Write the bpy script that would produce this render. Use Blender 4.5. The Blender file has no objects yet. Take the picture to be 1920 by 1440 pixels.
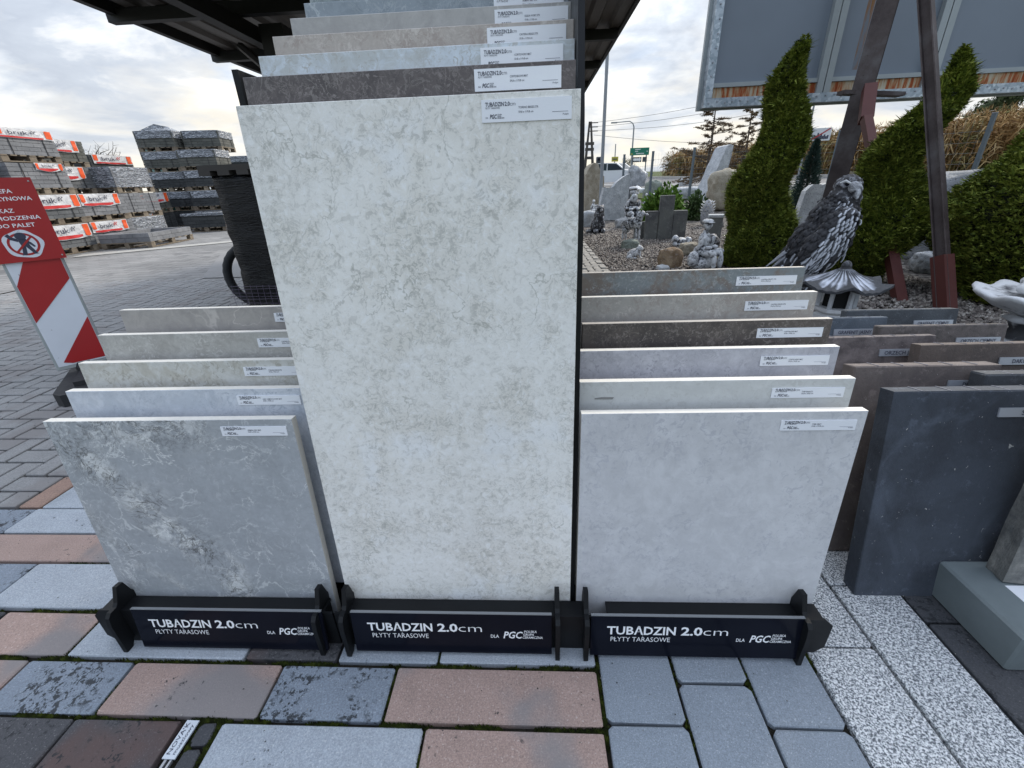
import bpy, bmesh, math, random
import numpy as np
from mathutils import Vector, Matrix, Quaternion, noise as mnoise
R_ = math.radians
S = bpy.context.scene
COL = S.collection
rnd = random.Random(7)

# ------------------------------------------------------------------ camera
CF = Vector((-0.053148696, 0.903963115, -0.424294594))
CR = Vector((0.998478899, 0.041866740, -0.035875694))
CU = Vector((0.014666472, 0.425555945, 0.904813258))
FPX = 807.807            # focal length in pixels of the 1920 px wide photograph
CP = Vector((0, 0, 1.119))
cam = bpy.data.cameras.new('camera'); camo = bpy.data.objects.new('camera', cam); COL.objects.link(camo)
cam.sensor_width = 36; cam.lens = 36 * FPX / 1920; cam.clip_start = .02; cam.clip_end = 3000
m = Matrix((CR, CU, -CF)).transposed().to_4x4(); m.translation = CP; camo.matrix_world = m
S.camera = camo
S.render.resolution_x = 1024; S.render.resolution_y = 768
S.view_settings.view_transform = 'Standard'; S.view_settings.look = 'None'
S.view_settings.gamma = 1; S.view_settings.use_curve_mapping = False
S.view_settings.exposure = 0.62

# ------------------------------------------------------------------ world: Nishita sky behind a broken cloud layer
SUN_EL, SUN_AZ = R_(36), R_(38)          # azimuth from +Y towards +X
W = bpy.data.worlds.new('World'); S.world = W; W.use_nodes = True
wn, wl = W.node_tree.nodes, W.node_tree.links
wn.clear()
def wN(t, **k):
    n = wn.new(t)
    for a, b in k.items(): setattr(n, a, b)
    return n
wo = wN('ShaderNodeOutputWorld'); bg = wN('ShaderNodeBackground')
sky = wN('ShaderNodeTexSky', sky_type='NISHITA', sun_disc=False, sun_elevation=SUN_EL, sun_rotation=SUN_AZ)
sky.air_density = 1; sky.dust_density = 1.5
tc = wN('ShaderNodeTexCoord'); sp = wN('ShaderNodeSeparateXYZ'); wl.new(tc.outputs['Generated'], sp.inputs[0])
def wM(op, a, b=None, c=None, clamp=False):
    n = wN('ShaderNodeMath', operation=op, use_clamp=clamp)
    for i, v in enumerate((a, b, c)):
        if v is None: continue
        if isinstance(v, (int, float)): n.inputs[i].default_value = v
        else: wl.new(v, n.inputs[i])
    return n.outputs[0]
zz = wM('MAXIMUM', sp.outputs[2], 0.0)
den = wM('ADD', zz, 0.22)
cx = wM('DIVIDE', sp.outputs[0], den); cy = wM('DIVIDE', sp.outputs[1], den)
cb = wN('ShaderNodeCombineXYZ'); wl.new(cx, cb.inputs[0]); wl.new(cy, cb.inputs[1]); wl.new(zz, cb.inputs[2])
def wNoise(scale, detail, rough, dist=0, off=0):
    n = wN('ShaderNodeTexNoise'); mp = wN('ShaderNodeMapping'); mp.inputs['Location'].default_value = (off, off * .7, 0)
    wl.new(cb.outputs[0], mp.inputs[0]); wl.new(mp.outputs[0], n.inputs['Vector'])
    n.inputs['Scale'].default_value = scale; n.inputs['Detail'].default_value = detail
    n.inputs['Roughness'].default_value = rough; n.inputs['Distortion'].default_value = dist
    return n.outputs['Fac']
def wRamp(v, stops):
    r = wN('ShaderNodeValToRGB'); wl.new(v, r.inputs[0]); e = r.color_ramp.elements
    while len(e) < len(stops): e.new(.5)
    for i, (p, c) in enumerate(stops): e[i].position = p; e[i].color = (*c, 1)
    return r.outputs[0]
def wMix(f, a, b, mode='MIX'):
    n = wN('ShaderNodeMix', data_type='RGBA', blend_type=mode)
    if isinstance(f, float): n.inputs[0].default_value = f
    else: wl.new(f, n.inputs[0])
    for s, v in ((6, a), (7, b)):
        if isinstance(v, tuple): n.inputs[s].default_value = (*v, 1)
        else: wl.new(v, n.inputs[s])
    return n.outputs[2]
n1 = wNoise(.75, 7, .56, .25, 3.1); n2 = wNoise(2.3, 8, .62, .35, 9.2)
nn = wM('ADD', wM('MULTIPLY', n1, .68), wM('MULTIPLY', n2, .32))
cloud = wRamp(nn, [(.40, (1.0, 1.0, 1.0)), (.455, (.60, .66, .75)), (.51, (.33, .385, .49)), (.56, (.44, .50, .60)), (.61, (.95, .95, .95))])
hor = wM('POWER', wM('SUBTRACT', 1.0, wM('MINIMUM', wM('MULTIPLY', zz, 1.9), 1.0)), 1.5)
n3 = wNoise(1.7, 6, .55, .3, 5.5)
warm = wRamp(n3, [(.38, (.95, .88, .73)), (.50, (.80, .79, .75)), (.60, (.56, .60, .65))])
cl = wMix(hor, cloud, warm)
blue_gap = wRamp(wNoise(1.1, 5, .55, .2, 14.3), [(.60, (0, 0, 0)), (.70, (.55, .55, .55))])
cl = wMix(blue_gap, cl, (.42, .56, .78))
skyc = wMix(1.0, sky.outputs[0], (.15, .15, .15), 'MULTIPLY')
thin0 = wRamp(nn, [(.30, (0, 0, 0)), (.42, (1, 1, 1))])
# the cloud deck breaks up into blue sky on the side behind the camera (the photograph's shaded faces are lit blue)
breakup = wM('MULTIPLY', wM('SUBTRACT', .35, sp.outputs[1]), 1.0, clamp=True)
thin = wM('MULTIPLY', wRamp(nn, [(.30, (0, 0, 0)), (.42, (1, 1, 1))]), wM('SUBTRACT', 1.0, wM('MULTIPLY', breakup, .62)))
fin = wMix(thin, wMix(.25, skyc, (.9, .93, .97)), cl)
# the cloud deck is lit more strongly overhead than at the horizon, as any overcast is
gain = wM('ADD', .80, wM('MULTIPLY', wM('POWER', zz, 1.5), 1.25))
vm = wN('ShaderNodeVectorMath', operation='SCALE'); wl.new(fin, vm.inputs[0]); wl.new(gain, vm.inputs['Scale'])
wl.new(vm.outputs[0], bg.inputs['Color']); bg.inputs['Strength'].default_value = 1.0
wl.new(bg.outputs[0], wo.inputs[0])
# sun behind thin cloud
sl = bpy.data.lights.new('sun', 'SUN'); sl.energy = 2.0; sl.angle = R_(10); sl.color = (1, .93, .82)
so = bpy.data.objects.new('sun', sl); COL.objects.link(so)
sd = Vector((math.sin(SUN_AZ) * math.cos(SUN_EL), math.cos(SUN_AZ) * math.cos(SUN_EL), math.sin(SUN_EL)))
so.rotation_euler = sd.to_track_quat('Z', 'Y').to_euler(); so.location = (6, 8, 12)

# ------------------------------------------------------------------ terrain and point helpers
def sst(a, b, x):
    t = max(0., min(1., (x - a) / (b - a))); return t * t * (3 - 2 * t)
def Tz(x, y):
    w = .906 * x + .423 * y
    z = .48 * sst(9.5, 17, w)
    far = .65 + .0175 * (y - 20)
    z += (far - .48) * sst(17, 25, w)
    return z
def ray(px, py): return (CF * FPX + CR * (px - 960) - CU * (py - 720)).normalized()
def G(px, py, z=0.):
    v = ray(px, py); return CP + v * ((z - CP.z) / v.z)
def AY(px, py, Y):
    v = ray(px, py); return CP + v * (Y / v.y)
def T(px, py):                       # where the sight line meets the rising ground
    v = ray(px, py); t = 1.
    while t < 300:
        p = CP + v * t
        if p.z <= Tz(p.x, p.y): return p
        t += .02
    return p

# ------------------------------------------------------------------ object helpers
def tag(o, label=None, cat=None, group=None, kind=None):
    if label: o['label'] = label
    if cat: o['category'] = cat
    if group: o['group'] = group
    if kind: o['kind'] = kind
    return o
def empty(name, loc=(0, 0, 0), rot=(0, 0, 0), label=None, cat=None, group=None):
    o = bpy.data.objects.new(name, None); COL.objects.link(o); o.location = loc; o.rotation_euler = rot
    o.empty_display_size = .1
    return tag(o, label, cat, group)
def mkobj(name, me, parent=None, loc=(0, 0, 0), rot=(0, 0, 0)):
    o = bpy.data.objects.new(name, me); COL.objects.link(o); o.parent = parent; o.location = loc; o.rotation_euler = rot
    return o
class MB:
    def __init__(s): s.v = []; s.f = []; s.mi = []; s.cur = 0
    def add(s, vs, fs):
        n = len(s.v); s.v += [tuple(v) for v in vs]; s.f += [tuple(i + n for i in f) for f in fs]; s.mi += [s.cur] * len(fs); return s
    def box(s, a, b, M=None, bev=0.):
        x0, y0, z0 = a; x1, y1, z1 = b
        if bev <= 0:
            vs = [(x0, y0, z0), (x1, y0, z0), (x1, y1, z0), (x0, y1, z0), (x0, y0, z1), (x1, y0, z1), (x1, y1, z1), (x0, y1, z1)]
            fs = [(0, 3, 2, 1), (4, 5, 6, 7), (0, 1, 5, 4), (1, 2, 6, 5), (2, 3, 7, 6), (3, 0, 4, 7)]
        else:
            bm = bmesh.new(); bmesh.ops.create_cube(bm, size=1)
            for v in bm.verts: v.co = Vector((x0 + (v.co.x + .5) * (x1 - x0), y0 + (v.co.y + .5) * (y1 - y0), z0 + (v.co.z + .5) * (z1 - z0)))
            bmesh.ops.bevel(bm, geom=bm.edges[:], offset=bev, segments=1, affect='EDGES')
            bm.verts.index_update(); vs = [tuple(v.co) for v in bm.verts]; fs = [[v.index for v in f.verts] for f in bm.faces]; bm.free()
        if M is not None: vs = [M @ Vector(v) for v in vs]
        return s.add(vs, fs)
    def prism(s, poly, axis, t0, t1, M=None):     # poly: list of 2D points; axis 'x','y','z' is the extrusion axis
        def mk(p, t): return (t, p[0], p[1]) if axis == 'x' else ((p[0], t, p[1]) if axis == 'y' else (p[0], p[1], t))
        n = len(poly); vs = [mk(p, t0) for p in poly] + [mk(p, t1) for p in poly]
        fs = [tuple(range(n))[::-1], tuple(range(n, 2 * n))] + [(i, (i + 1) % n, n + (i + 1) % n, n + i) for i in range(n)]
        if M is not None: vs = [M @ Vector(v) for v in vs]
        return s.add(vs, fs)
    def tube(s, pts, rad, seg=8, cap=True):
        pts = [Vector(p) for p in pts]; n = len(pts); rs = rad if isinstance(rad, (list, tuple)) else [rad] * n
        base = len(s.v); ref = Vector((0, 0, 1)); vs = []; fs = []
        for i, p in enumerate(pts):
            d = (pts[min(i + 1, n - 1)] - pts[max(i - 1, 0)]).normalized()
            a = d.cross(ref)
            if a.length < .05: a = d.cross(Vector((1, 0, 0)))
            a.normalize(); b = d.cross(a)
            for k in range(seg):
                t = 2 * math.pi * k / seg; vs.append(p + (a * math.cos(t) + b * math.sin(t)) * rs[i])
        for i in range(n - 1):
            for k in range(seg):
                k2 = (k + 1) % seg; fs.append((i * seg + k, i * seg + k2, (i + 1) * seg + k2, (i + 1) * seg + k))
        if cap: fs.append(tuple(range(seg))[::-1]); fs.append(tuple((n - 1) * seg + k for k in range(seg)))
        return s.add(vs, fs)
    def lathe(s, prof, seg=24, M=None, mod=None):
        vs = []; fs = []; n = len(prof)
        for i, (r, z) in enumerate(prof):
            for k in range(seg):
                t = 2 * math.pi * k / seg; v = Vector((r * math.cos(t), r * math.sin(t), z))
                if mod: v = mod(v, t, i)
                vs.append(M @ v if M is not None else v)
        for i in range(n - 1):
            for k in range(seg):
                k2 = (k + 1) % seg; fs.append((i * seg + k, i * seg + k2, (i + 1) * seg + k2, (i + 1) * seg + k))
        fs.append(tuple(range(seg))[::-1]); fs.append(tuple((n - 1) * seg + k for k in range(seg)))
        return s.add(vs, fs)
    def mesh(s, name, mats, smooth=False):
        me = bpy.data.meshes.new(name); me.from_pydata(s.v, [], s.f)
        for mm in (mats if isinstance(mats, (list, tuple)) else [mats]): me.materials.append(mm)
        if len(set(s.mi)) > 1: me.polygons.foreach_set('material_index', s.mi)
        if smooth: me.polygons.foreach_set('use_smooth', [True] * len(me.polygons))
        me.update(); return me
    def build(s, name, mats, parent=None, loc=(0, 0, 0), rot=(0, 0, 0), smooth=False):
        return mkobj(name, s.mesh(name, mats, smooth), parent, loc, rot)
def npmesh(name, V, F, mat, smooth=False):       # V (n,3), F (m,k) arrays
    me = bpy.data.meshes.new(name); n, k = F.shape
    me.vertices.add(len(V)); me.vertices.foreach_set('co', np.asarray(V, 'f').ravel())
    me.loops.add(n * k); me.loops.foreach_set('vertex_index', F.astype('i').ravel())
    me.polygons.add(n); me.polygons.foreach_set('loop_start', np.arange(0, n * k, k, dtype='i'))
    me.materials.append(mat)
    if smooth: me.polygons.foreach_set('use_smooth', [True] * n)
    me.update(calc_edges=True); me.validate(); return me

# ------------------------------------------------------------------ material helpers
class NT:
    def __init__(s, name, rough=.7, spec=.5, metal=0.):
        s.m = bpy.data.materials.new(name); s.m.use_nodes = True; s.t = s.m.node_tree; s.N = s.t.nodes; s.L = s.t.links
        s.b = s.N['Principled BSDF']; s.b.inputs['Roughness'].default_value = rough; s.b.inputs['Metallic'].default_value = metal
        s.b.inputs['Specular IOR Level'].default_value = spec
        s.tc = s.N.new('ShaderNodeTexCoord'); s.vec = s.tc.outputs['Object']
    def world(s):
        g = s.N.new('ShaderNodeNewGeometry'); s.vec = g.outputs['Position']; return s
    def shift(s, per=True):       # a different offset for every object
        oi = s.N.new('ShaderNodeObjectInfo'); v = s.N.new('ShaderNodeVectorMath'); v.operation = 'MULTIPLY_ADD'
        cmb = s.N.new('ShaderNodeCombineXYZ')
        for i in range(3): s.L.new(oi.outputs['Random'], cmb.inputs[i])
        s.L.new(cmb.outputs[0], v.inputs[0]); v.inputs[1].default_value = (37, 53, 71); s.L.new(s.vec, v.inputs[2]); s.vec = v.outputs[0]
        s.rand = oi.outputs['Random']; return s
    def scalev(s, x, y, z, vec=None):
        mp = s.N.new('ShaderNodeMapping'); s.L.new(vec or s.vec, mp.inputs[0]); mp.inputs['Scale'].default_value = (x, y, z); return mp.outputs[0]
    def noise(s, scale, detail=4, rough=.55, dist=0., vec=None):
        n = s.N.new('ShaderNodeTexNoise'); s.L.new(vec or s.vec, n.inputs['Vector'])
        n.inputs['Scale'].default_value = scale; n.inputs['Detail'].default_value = detail
        n.inputs['Roughness'].default_value = rough; n.inputs['Distortion'].default_value = dist; return n.outputs['Fac']
    def noisec(s, scale, detail=3, vec=None):
        n = s.N.new('ShaderNodeTexNoise'); s.L.new(vec or s.vec, n.inputs['Vector']); n.inputs['Scale'].default_value = scale; n.inputs['Detail'].default_value = detail
        return n.outputs['Color']
    def warp(s, amt, scale, detail=3):
        c = s.noisec(scale, detail); v = s.N.new('ShaderNodeVectorMath'); v.operation = 'MULTIPLY_ADD'
        s.L.new(c, v.inputs[0]); v.inputs[1].default_value = (amt,) * 3; s.L.new(s.vec, v.inputs[2]); return v.outputs[0]
    def voro(s, scale, feat='F1', vec=None, out='Distance', rnd_=1.):
        n = s.N.new('ShaderNodeTexVoronoi'); n.feature = feat; s.L.new(vec or s.vec, n.inputs['Vector'])
        n.inputs['Scale'].default_value = scale; n.inputs['Randomness'].default_value = rnd_; return n.outputs[out]
    def M(s, op, a, b=None, c=None, clamp=False):
        n = s.N.new('ShaderNodeMath'); n.operation = op; n.use_clamp = clamp
        for i, v in enumerate((a, b, c)):
            if v is None: continue
            if isinstance(v, (int, float)): n.inputs[i].default_value = v
            else: s.L.new(v, n.inputs[i])
        return n.outputs[0]
    def step(s, v, a, b):         # 0 below a, 1 above b (a > b inverts)
        n = s.N.new('ShaderNodeMapRange'); n.interpolation_type = 'SMOOTHSTEP'; s.L.new(v, n.inputs[0])
        if a <= b: n.inputs[1].default_value = a; n.inputs[2].default_value = b; n.inputs[3].default_value = 0; n.inputs[4].default_value = 1
        else: n.inputs[1].default_value = b; n.inputs[2].default_value = a; n.inputs[3].default_value = 1; n.inputs[4].default_value = 0
        return n.outputs[0]
    def ridge(s, v, w):           # thin lines where the noise crosses .5
        return s.step(s.M('ABSOLUTE', s.M('SUBTRACT', v, .5)), w, w * .15)
    def ramp(s, v, stops):
        r = s.N.new('ShaderNodeValToRGB'); s.L.new(v, r.inputs[0]); e = r.color_ramp.elements
        while len(e) < len(stops): e.new(.5)
        for i, (p, c) in enumerate(stops): e[i].position = p; e[i].color = (*c, 1)
        return r.outputs[0]
    def mix(s, f, a, b, mode='MIX'):
        n = s.N.new('ShaderNodeMix'); n.data_type = 'RGBA'; n.blend_type = mode
        if isinstance(f, (int, float)): n.inputs[0].default_value = f
        else: s.L.new(f, n.inputs[0])
        for k, v in ((6, a), (7, b)):
            if isinstance(v, tuple): n.inputs[k].default_value = (*v, 1)
            else: s.L.new(v, n.inputs[k])
        return n.outputs[2]
    def vary(s, col, v, lo, hi):  # multiply by a value between lo and hi
        mr = s.N.new('ShaderNodeMapRange'); s.L.new(v, mr.inputs[0]); mr.inputs[3].default_value = lo; mr.inputs[4].default_value = hi
        n = s.N.new('ShaderNodeVectorMath'); n.operation = 'SCALE'
        if isinstance(col, tuple): n.inputs[0].default_value = col
        else: s.L.new(col, n.inputs[0])
        s.L.new(mr.outputs[0], n.inputs['Scale']); return n.outputs[0]
    def col(s, c):
        if isinstance(c, tuple): s.b.inputs['Base Color'].default_value = (*c, 1)
        else: s.L.new(c, s.b.inputs['Base Color'])
        return s
    def bump(s, h, dist=.002, st=1.):
        n = s.N.new('ShaderNodeBump'); n.inputs['Distance'].default_value = dist; n.inputs['Strength'].default_value = st
        s.L.new(h, n.inputs['Height']); s.L.new(n.outputs[0], s.b.inputs['Normal']); return s
    def rough(s, v, lo, hi):
        mr = s.N.new('ShaderNodeMapRange'); s.L.new(v, mr.inputs[0]); mr.inputs[3].default_value = lo; mr.inputs[4].default_value = hi
        s.L.new(mr.outputs[0], s.b.inputs['Roughness']); return s
def plain(name, c, rough=.6, metal=0., var=.12, scale=9, spec=.5):
    n = NT(name, rough, spec, metal).shift()
    n.col(n.vary(c, n.noise(scale, 5), 1 - var, 1 + var)); n.rough(n.noise(scale * 2, 3), rough * .8, min(1, rough * 1.15)); return n.m

# ------------------------------------------------------------------ text as flat meshes (built-in font)
_tc = {}
def text_vf(s, size, bold=0., shear=0., align='LEFT', space=1.):
    k = (s, size, bold, shear, align, space)
    if k in _tc: return _tc[k]
    cu = bpy.data.curves.new('text', 'FONT'); cu.body = s; cu.size = size; cu.offset = bold; cu.shear = shear
    cu.align_x = align; cu.resolution_u = 2; cu.fill_mode = 'FRONT'; cu.space_character = space
    o = bpy.data.objects.new('text', cu); COL.objects.link(o)
    dg = bpy.context.evaluated_depsgraph_get(); me = bpy.data.meshes.new_from_object(o.evaluated_get(dg))
    V = [tuple(v.co) for v in me.vertices]; F = [tuple(p.vertices) for p in me.polygons]
    bpy.data.objects.remove(o); bpy.data.curves.remove(cu); bpy.data.meshes.remove(me)
    _tc[k] = (V, F); return V, F
def lettering(lines, mat, name='lettering'):
    """lines: (text, x, z, cap size, bold, shear, width or None).  Lies in the XZ plane facing -Y."""
    b = MB()
    for (s, x, z, size, bold, shear, width) in lines:
        V, F = text_vf(s, 1.0, bold, shear)
        if not V: continue
        w = max(v[0] for v in V) - min(v[0] for v in V); x0 = min(v[0] for v in V)
        sx = (width / w) if width else size; 
        b.add([(x + (v[0] - x0) * sx, 0, z + v[1] * size) for v in V], F)
    return b.mesh(name, mat)

# ================================================================== MATERIALS
def tile_mat(name, base, blot, bscale, fleck=None, fscale=60, lines=None, lscale=6, lw=.02, amt=.8, rough=.45, seed=0, fa=1.):
    n = NT(name, rough, .5)
    n.vec = n.scalev(1, 1, 1); mp = n.vec.node; mp.inputs['Location'].default_value = (seed * 3.7, seed * 1.3, seed * 2.9)
    wv = n.warp(.08, 9, 4)
    a = n.M('ADD', n.M('MULTIPLY', n.noise(bscale, 6, .65, .4, wv), .45), n.M('MULTIPLY', n.noise(bscale * 5, 8, .72, .8, wv), .55))
    c = n.mix(n.M('MULTIPLY', n.step(a, .44, .56), amt), base, blot)
    c = n.vary(c, n.noise(bscale * 9, 6, .7, .8), 1 - .22 * (.5 + fa / 2), 1 + .22 * (.5 + fa / 2))
    if fleck:
        f = n.step(n.noise(fscale, 5, .7, 1.4), .54, .60)
        f = n.M('MULTIPLY', f, n.step(n.noise(bscale * 1.7, 4, .6), .40, .58)); c = n.mix(n.M('MULTIPLY', f, .8 * fa), c, fleck)
        f2 = n.ridge(n.noise(fscale * .5, 4, .65, 1.5), .035); f2 = n.M('MULTIPLY', f2, n.step(n.noise(bscale * 2.3, 3), .46, .6)); c = n.mix(n.M('MULTIPLY', f2, .5 * fa * fa), c, fleck)
    if lines:
        wv2 = n.warp(.12, 9, 5); r = n.ridge(n.noise(lscale, 5, .6, .8, wv2), lw)
        r = n.M('MULTIPLY', r, n.step(n.noise(lscale * .6, 3), .47, .6)); c = n.mix(n.M('MULTIPLY', r, .7), c, lines)
    n.col(c); n.rough(a, rough * .85, rough * 1.2); n.bump(n.noise(180, 3), .0004, .5)
    return n.m
def main_tile_mat():
    n = NT('beige_travertine_porcelain', .42, .5)
    big = n.noise(2.4, 6, .62, .3); mid = n.noise(9, 6, .66, .4)
    dens = n.M('ADD', n.M('MULTIPLY', big, .50), n.M('MULTIPLY', mid, .50)); dn = n.step(dens, .42, .60)
    c = n.mix(n.M('MULTIPLY', dn, .60), (.85, .845, .81), (.69, .665, .60))
    c = n.mix(n.M('MULTIPLY', n.step(n.noise(5, 5, .6), .55, .66), .5), c, (.86, .89, .92)); c = n.vary(c, n.noise(1.6, 4, .55, .4, n.scalev(1, 1, .8)), .78, 1.16)
    g = n.noise(62, 5, .72, .7)
    c = n.mix(n.M('MULTIPLY', n.step(g, .53, .60), n.M('MULTIPLY_ADD', dn, .34, .30)), c, (.44, .44, .41))
    c = n.mix(n.M('MULTIPLY', n.step(g, .46, .38), .5), c, (.90, .91, .91))
    w = n.ridge(n.noise(38, 4, .65, 1.1), .035); c = n.mix(n.M('MULTIPLY', w, n.M('MULTIPLY_ADD', n.step(mid, .44, .58), .34, .08)), c, (.36, .37, .34))
    wv = n.warp(.10, 7, 5)
    cr2 = n.ridge(n.noise(3.4, 6, .60, .4, wv), .006); cr2 = n.M('MULTIPLY', cr2, n.step(n.noise(3, 2), .48, .58)); c = n.mix(n.M('MULTIPLY', cr2, .6), c, (.36, .36, .32))
    n.col(c); n.rough(dens, .36, .5); n.bump(n.noise(160, 3), .0004, .5); return n.m
def marble_mat():
    n = NT('grey_veined_porcelain', .38, .5)
    sx = n.N.new('ShaderNodeSeparateXYZ'); n.L.new(n.vec, sx.inputs[0])
    wv = n.warp(.10, 6, 5)
    base = n.vary((.355, .375, .395), n.noise(6, 7, .66, .4), .72, 1.28); base = n.vary(base, n.noise(60, 5, .72, .6), .74, 1.26)
    # a broad broken band of veins from the upper left corner down to the right
    d = n.M('ADD', n.M('MULTIPLY', sx.outputs[0], .80), n.M('MULTIPLY', sx.outputs[2], .60))
    d = n.M('SUBTRACT', d, .345); d = n.M('ADD', d, n.M('MULTIPLY', n.M('SUBTRACT', n.noise(4, 5, .6), .5), .24))
    band = n.step(n.M('ABSOLUTE', d), .075, .005)
    top = n.step(sx.outputs[2], .49, .57); top = n.M('MULTIPLY', top, n.step(sx.outputs[0], .46, .30))
    lowl = n.M('MULTIPLY', n.step(n.M('ABSOLUTE', n.M('SUBTRACT', d, -.16)), .03, .0), .45)
    band = n.M('MAXIMUM', n.M('MAXIMUM', band, n.M('MULTIPLY', top, .8)), lowl)
    lite = n.step(n.noise(16, 8, .74, .5, wv), .46, .58)
    c = n.mix(n.M('MULTIPLY', n.M('MULTIPLY', lite, band), .85), base, (.70, .71, .70))
    fl = n.step(n.noise(34, 6, .75, 1.2), .57, .63); c = n.mix(n.M('MULTIPLY', fl, .30), c, (.60, .63, .64))
    for sc_, w_, k_, co in ((7, .014, .85, (.09, .09, .09)), (15, .022, .65, (.12, .12, .11)), (28, .03, .5, (.14, .14, .13))):
        r1 = n.ridge(n.noise(sc_, 6, .64, .8, wv), w_); c = n.mix(n.M('MULTIPLY', n.M('MULTIPLY', r1, band), k_), c, co)
    wv3 = n.warp(.12, 6, 5)
    for sc_, w_, k_, off in ((2.4, .006, .7, .43), (4.6, .008, .6, .47), (10, .012, .45, .50)):
        r2 = n.ridge(n.noise(sc_, 6, .60, .5, wv3), w_); r2 = n.M('MULTIPLY', r2, n.step(n.noise(sc_ * .9, 3), off, off + .1)); c = n.mix(n.M('MULTIPLY', r2, k_), c, (.64, .66, .66))
    r5 = n.ridge(n.noise(3.1, 6, .6, .5, n.warp(.1, 8, 4)), .004); r5 = n.M('MULTIPLY', r5, n.step(n.noise(2.7, 2), .50, .58)); c = n.mix(n.M('MULTIPLY', r5, .7), c, (.11, .11, .10))
    for sc_, k_ in ((3.6, .75), (6.5, .6)):
        r6 = n.ridge(n.noise(sc_, 7, .64, .6, n.warp(.14, 5, 5)), .007); r6 = n.M('MULTIPLY', r6, n.step(n.noise(sc_ * .7, 3), .42, .54)); c = n.mix(n.M('MULTIPLY', r6, k_), c, (.74, .75, .74))
    n.col(c); n.rough(lite, .33, .45); return n.m
M_edge = NT('porcelain_body', .6); M_edge.col(M_edge.vary((.62, .60, .55), M_edge.noise(60, 3), .9, 1.1)); M_edge = M_edge.m
M_edge_dark = NT('porcelain_body_dark', .6); M_edge_dark.col(M_edge_dark.vary((.40, .37, .33), M_edge_dark.noise(60, 3), .85, 1.1)); M_edge_dark = M_edge_dark.m
M_label = NT('white_label_plastic', .35); M_label.col((.80, .82, .86)); M_label = M_label.m
M_ink = NT('dark_print', .5); M_ink.col((.035, .04, .07)); M_ink = M_ink.m
M_ink2 = NT('grey_print', .5); M_ink2.col((.16, .17, .22)); M_ink2 = M_ink2.m
M_white_ink = NT('white_print', .45); M_white_ink.col((.82, .83, .85)); M_white_ink = M_white_ink.m
n = NT('black_powder_coat', .45, .22).world(); n.col(n.vary((.007, .0078, .009), n.noise(14, 5), .75, 1.5)); n.rough(n.noise(30, 4), .34, .55); n.bump(n.noise(500, 2), .0002, .4); M_black = n.m
n = NT('black_gloss_acrylic', .14, .1).world(); n.col(n.vary((.006, .007, .012), n.noise(10, 4), .8, 1.6)); n.rough(n.noise(22, 5), .05, .22); M_gloss = n.m
M_edge_pale = NT('acrylic_pale_edge', .2); M_edge_pale.col((.20, .21, .22)); M_edge_pale = M_edge_pale.m

def paver_mat(name, base, sandc, blotch=0., bcol=(.02, .022, .025), tint=None, rough=.82, gran=420, mottle=.2):
    n = NT(name, rough, .4).world()
    a = n.noise(gran * .62, 3, .8); g = n.vary(base, a, .25, 1.85)
    g = n.mix(n.M('MULTIPLY', n.step(n.noise(gran * .45, 2, .8), .60, .68), .6), g, sandc)
    g = n.vary(g, n.noise(9, 5, .6), 1 - mottle, 1 + mottle)
    if tint: g = n.mix(n.M('MULTIPLY', n.step(n.noise(3.1, 3, .5), .50, .62), .75), g, tint)
    # a thin dirty film everywhere, lichen blotches where asked
    film = n.step(n.noise(4.2, 6, .68), .56, .75); g = n.mix(n.M('MULTIPLY', film, .35), g, (.06, .062, .06))
    if blotch > 0:
        b = n.step(n.noise(58, 5, .72, .2), .615 - .10 * blotch, .645 - .09 * blotch); b = n.M('MULTIPLY', b, n.step(n.noise(7, 5, .65), .57 - .13 * blotch, .64 - .12 * blotch))
        g = n.mix(n.M('MULTIPLY', b, .9), g, bcol)
    n.col(g); n.bump(a, .0012, .7); return n.m
PM = {
 'grey': paver_mat('paver_concrete_grey', (.235, .265, .30), (.46, .48, .50), .35),
 'light': paver_mat('paver_concrete_light', (.30, .33, .365), (.55, .57, .58), .12),
 'pink': paver_mat('paver_concrete_salmon', (.30, .215, .185), (.52, .44, .40), .25, tint=(.19, .19, .195)),
 'blot': paver_mat('paver_concrete_lichen', (.18, .21, .25), (.40, .43, .46), 1.05),
 'dark': paver_mat('paver_concrete_dark', (.060, .060, .065), (.22, .22, .22), .8, tint=(.10, .062, .055)),
 'cool': paver_mat('paver_concrete_cool', (.205, .235, .27), (.44, .47, .51), .0, gran=520, mottle=.12),
 'hb': paver_mat('paver_clay_grey', (.215, .215, .215), (.34, .34, .34), .2, tint=(.185, .175, .172), gran=300),
 'hbo': paver_mat('paver_clay_salmon', (.25, .165, .13), (.36, .27, .22), .2, gran=300),
 'slate': paver_mat('paver_anthracite_dirty', (.050, .052, .058), (.13, .13, .13), .9),
}
n = NT('paver_terrazzo', .6, .5).world()
v = n.noise(210, 3, .66, .6); g = n.ramp(v, [(.42, (.08, .09, .105)), (.48, (.25, .27, .29)), (.53, (.55, .57, .58)), (.62, (.72, .73, .73))])
g = n.vary(g, n.noise(6, 5), .85, 1.1); n.col(g); n.bump(v, .0012, .6); PM['terr'] = n.m
n = NT('joint_soil', .95, .2).world(); n.col(n.vary((.022, .020, .015), n.noise(160, 4), .4, 1.8)); n.bump(n.noise(260, 4), .006); M_soil = n.m
n = NT('moss', .95, .1).world(); n.col(n.ramp(n.noise(55, 4, .6), [(.35, (.010, .011, .005)), (.52, (.022, .030, .006)), (.68, (.060, .075, .012))])); M_moss = n.m

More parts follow.
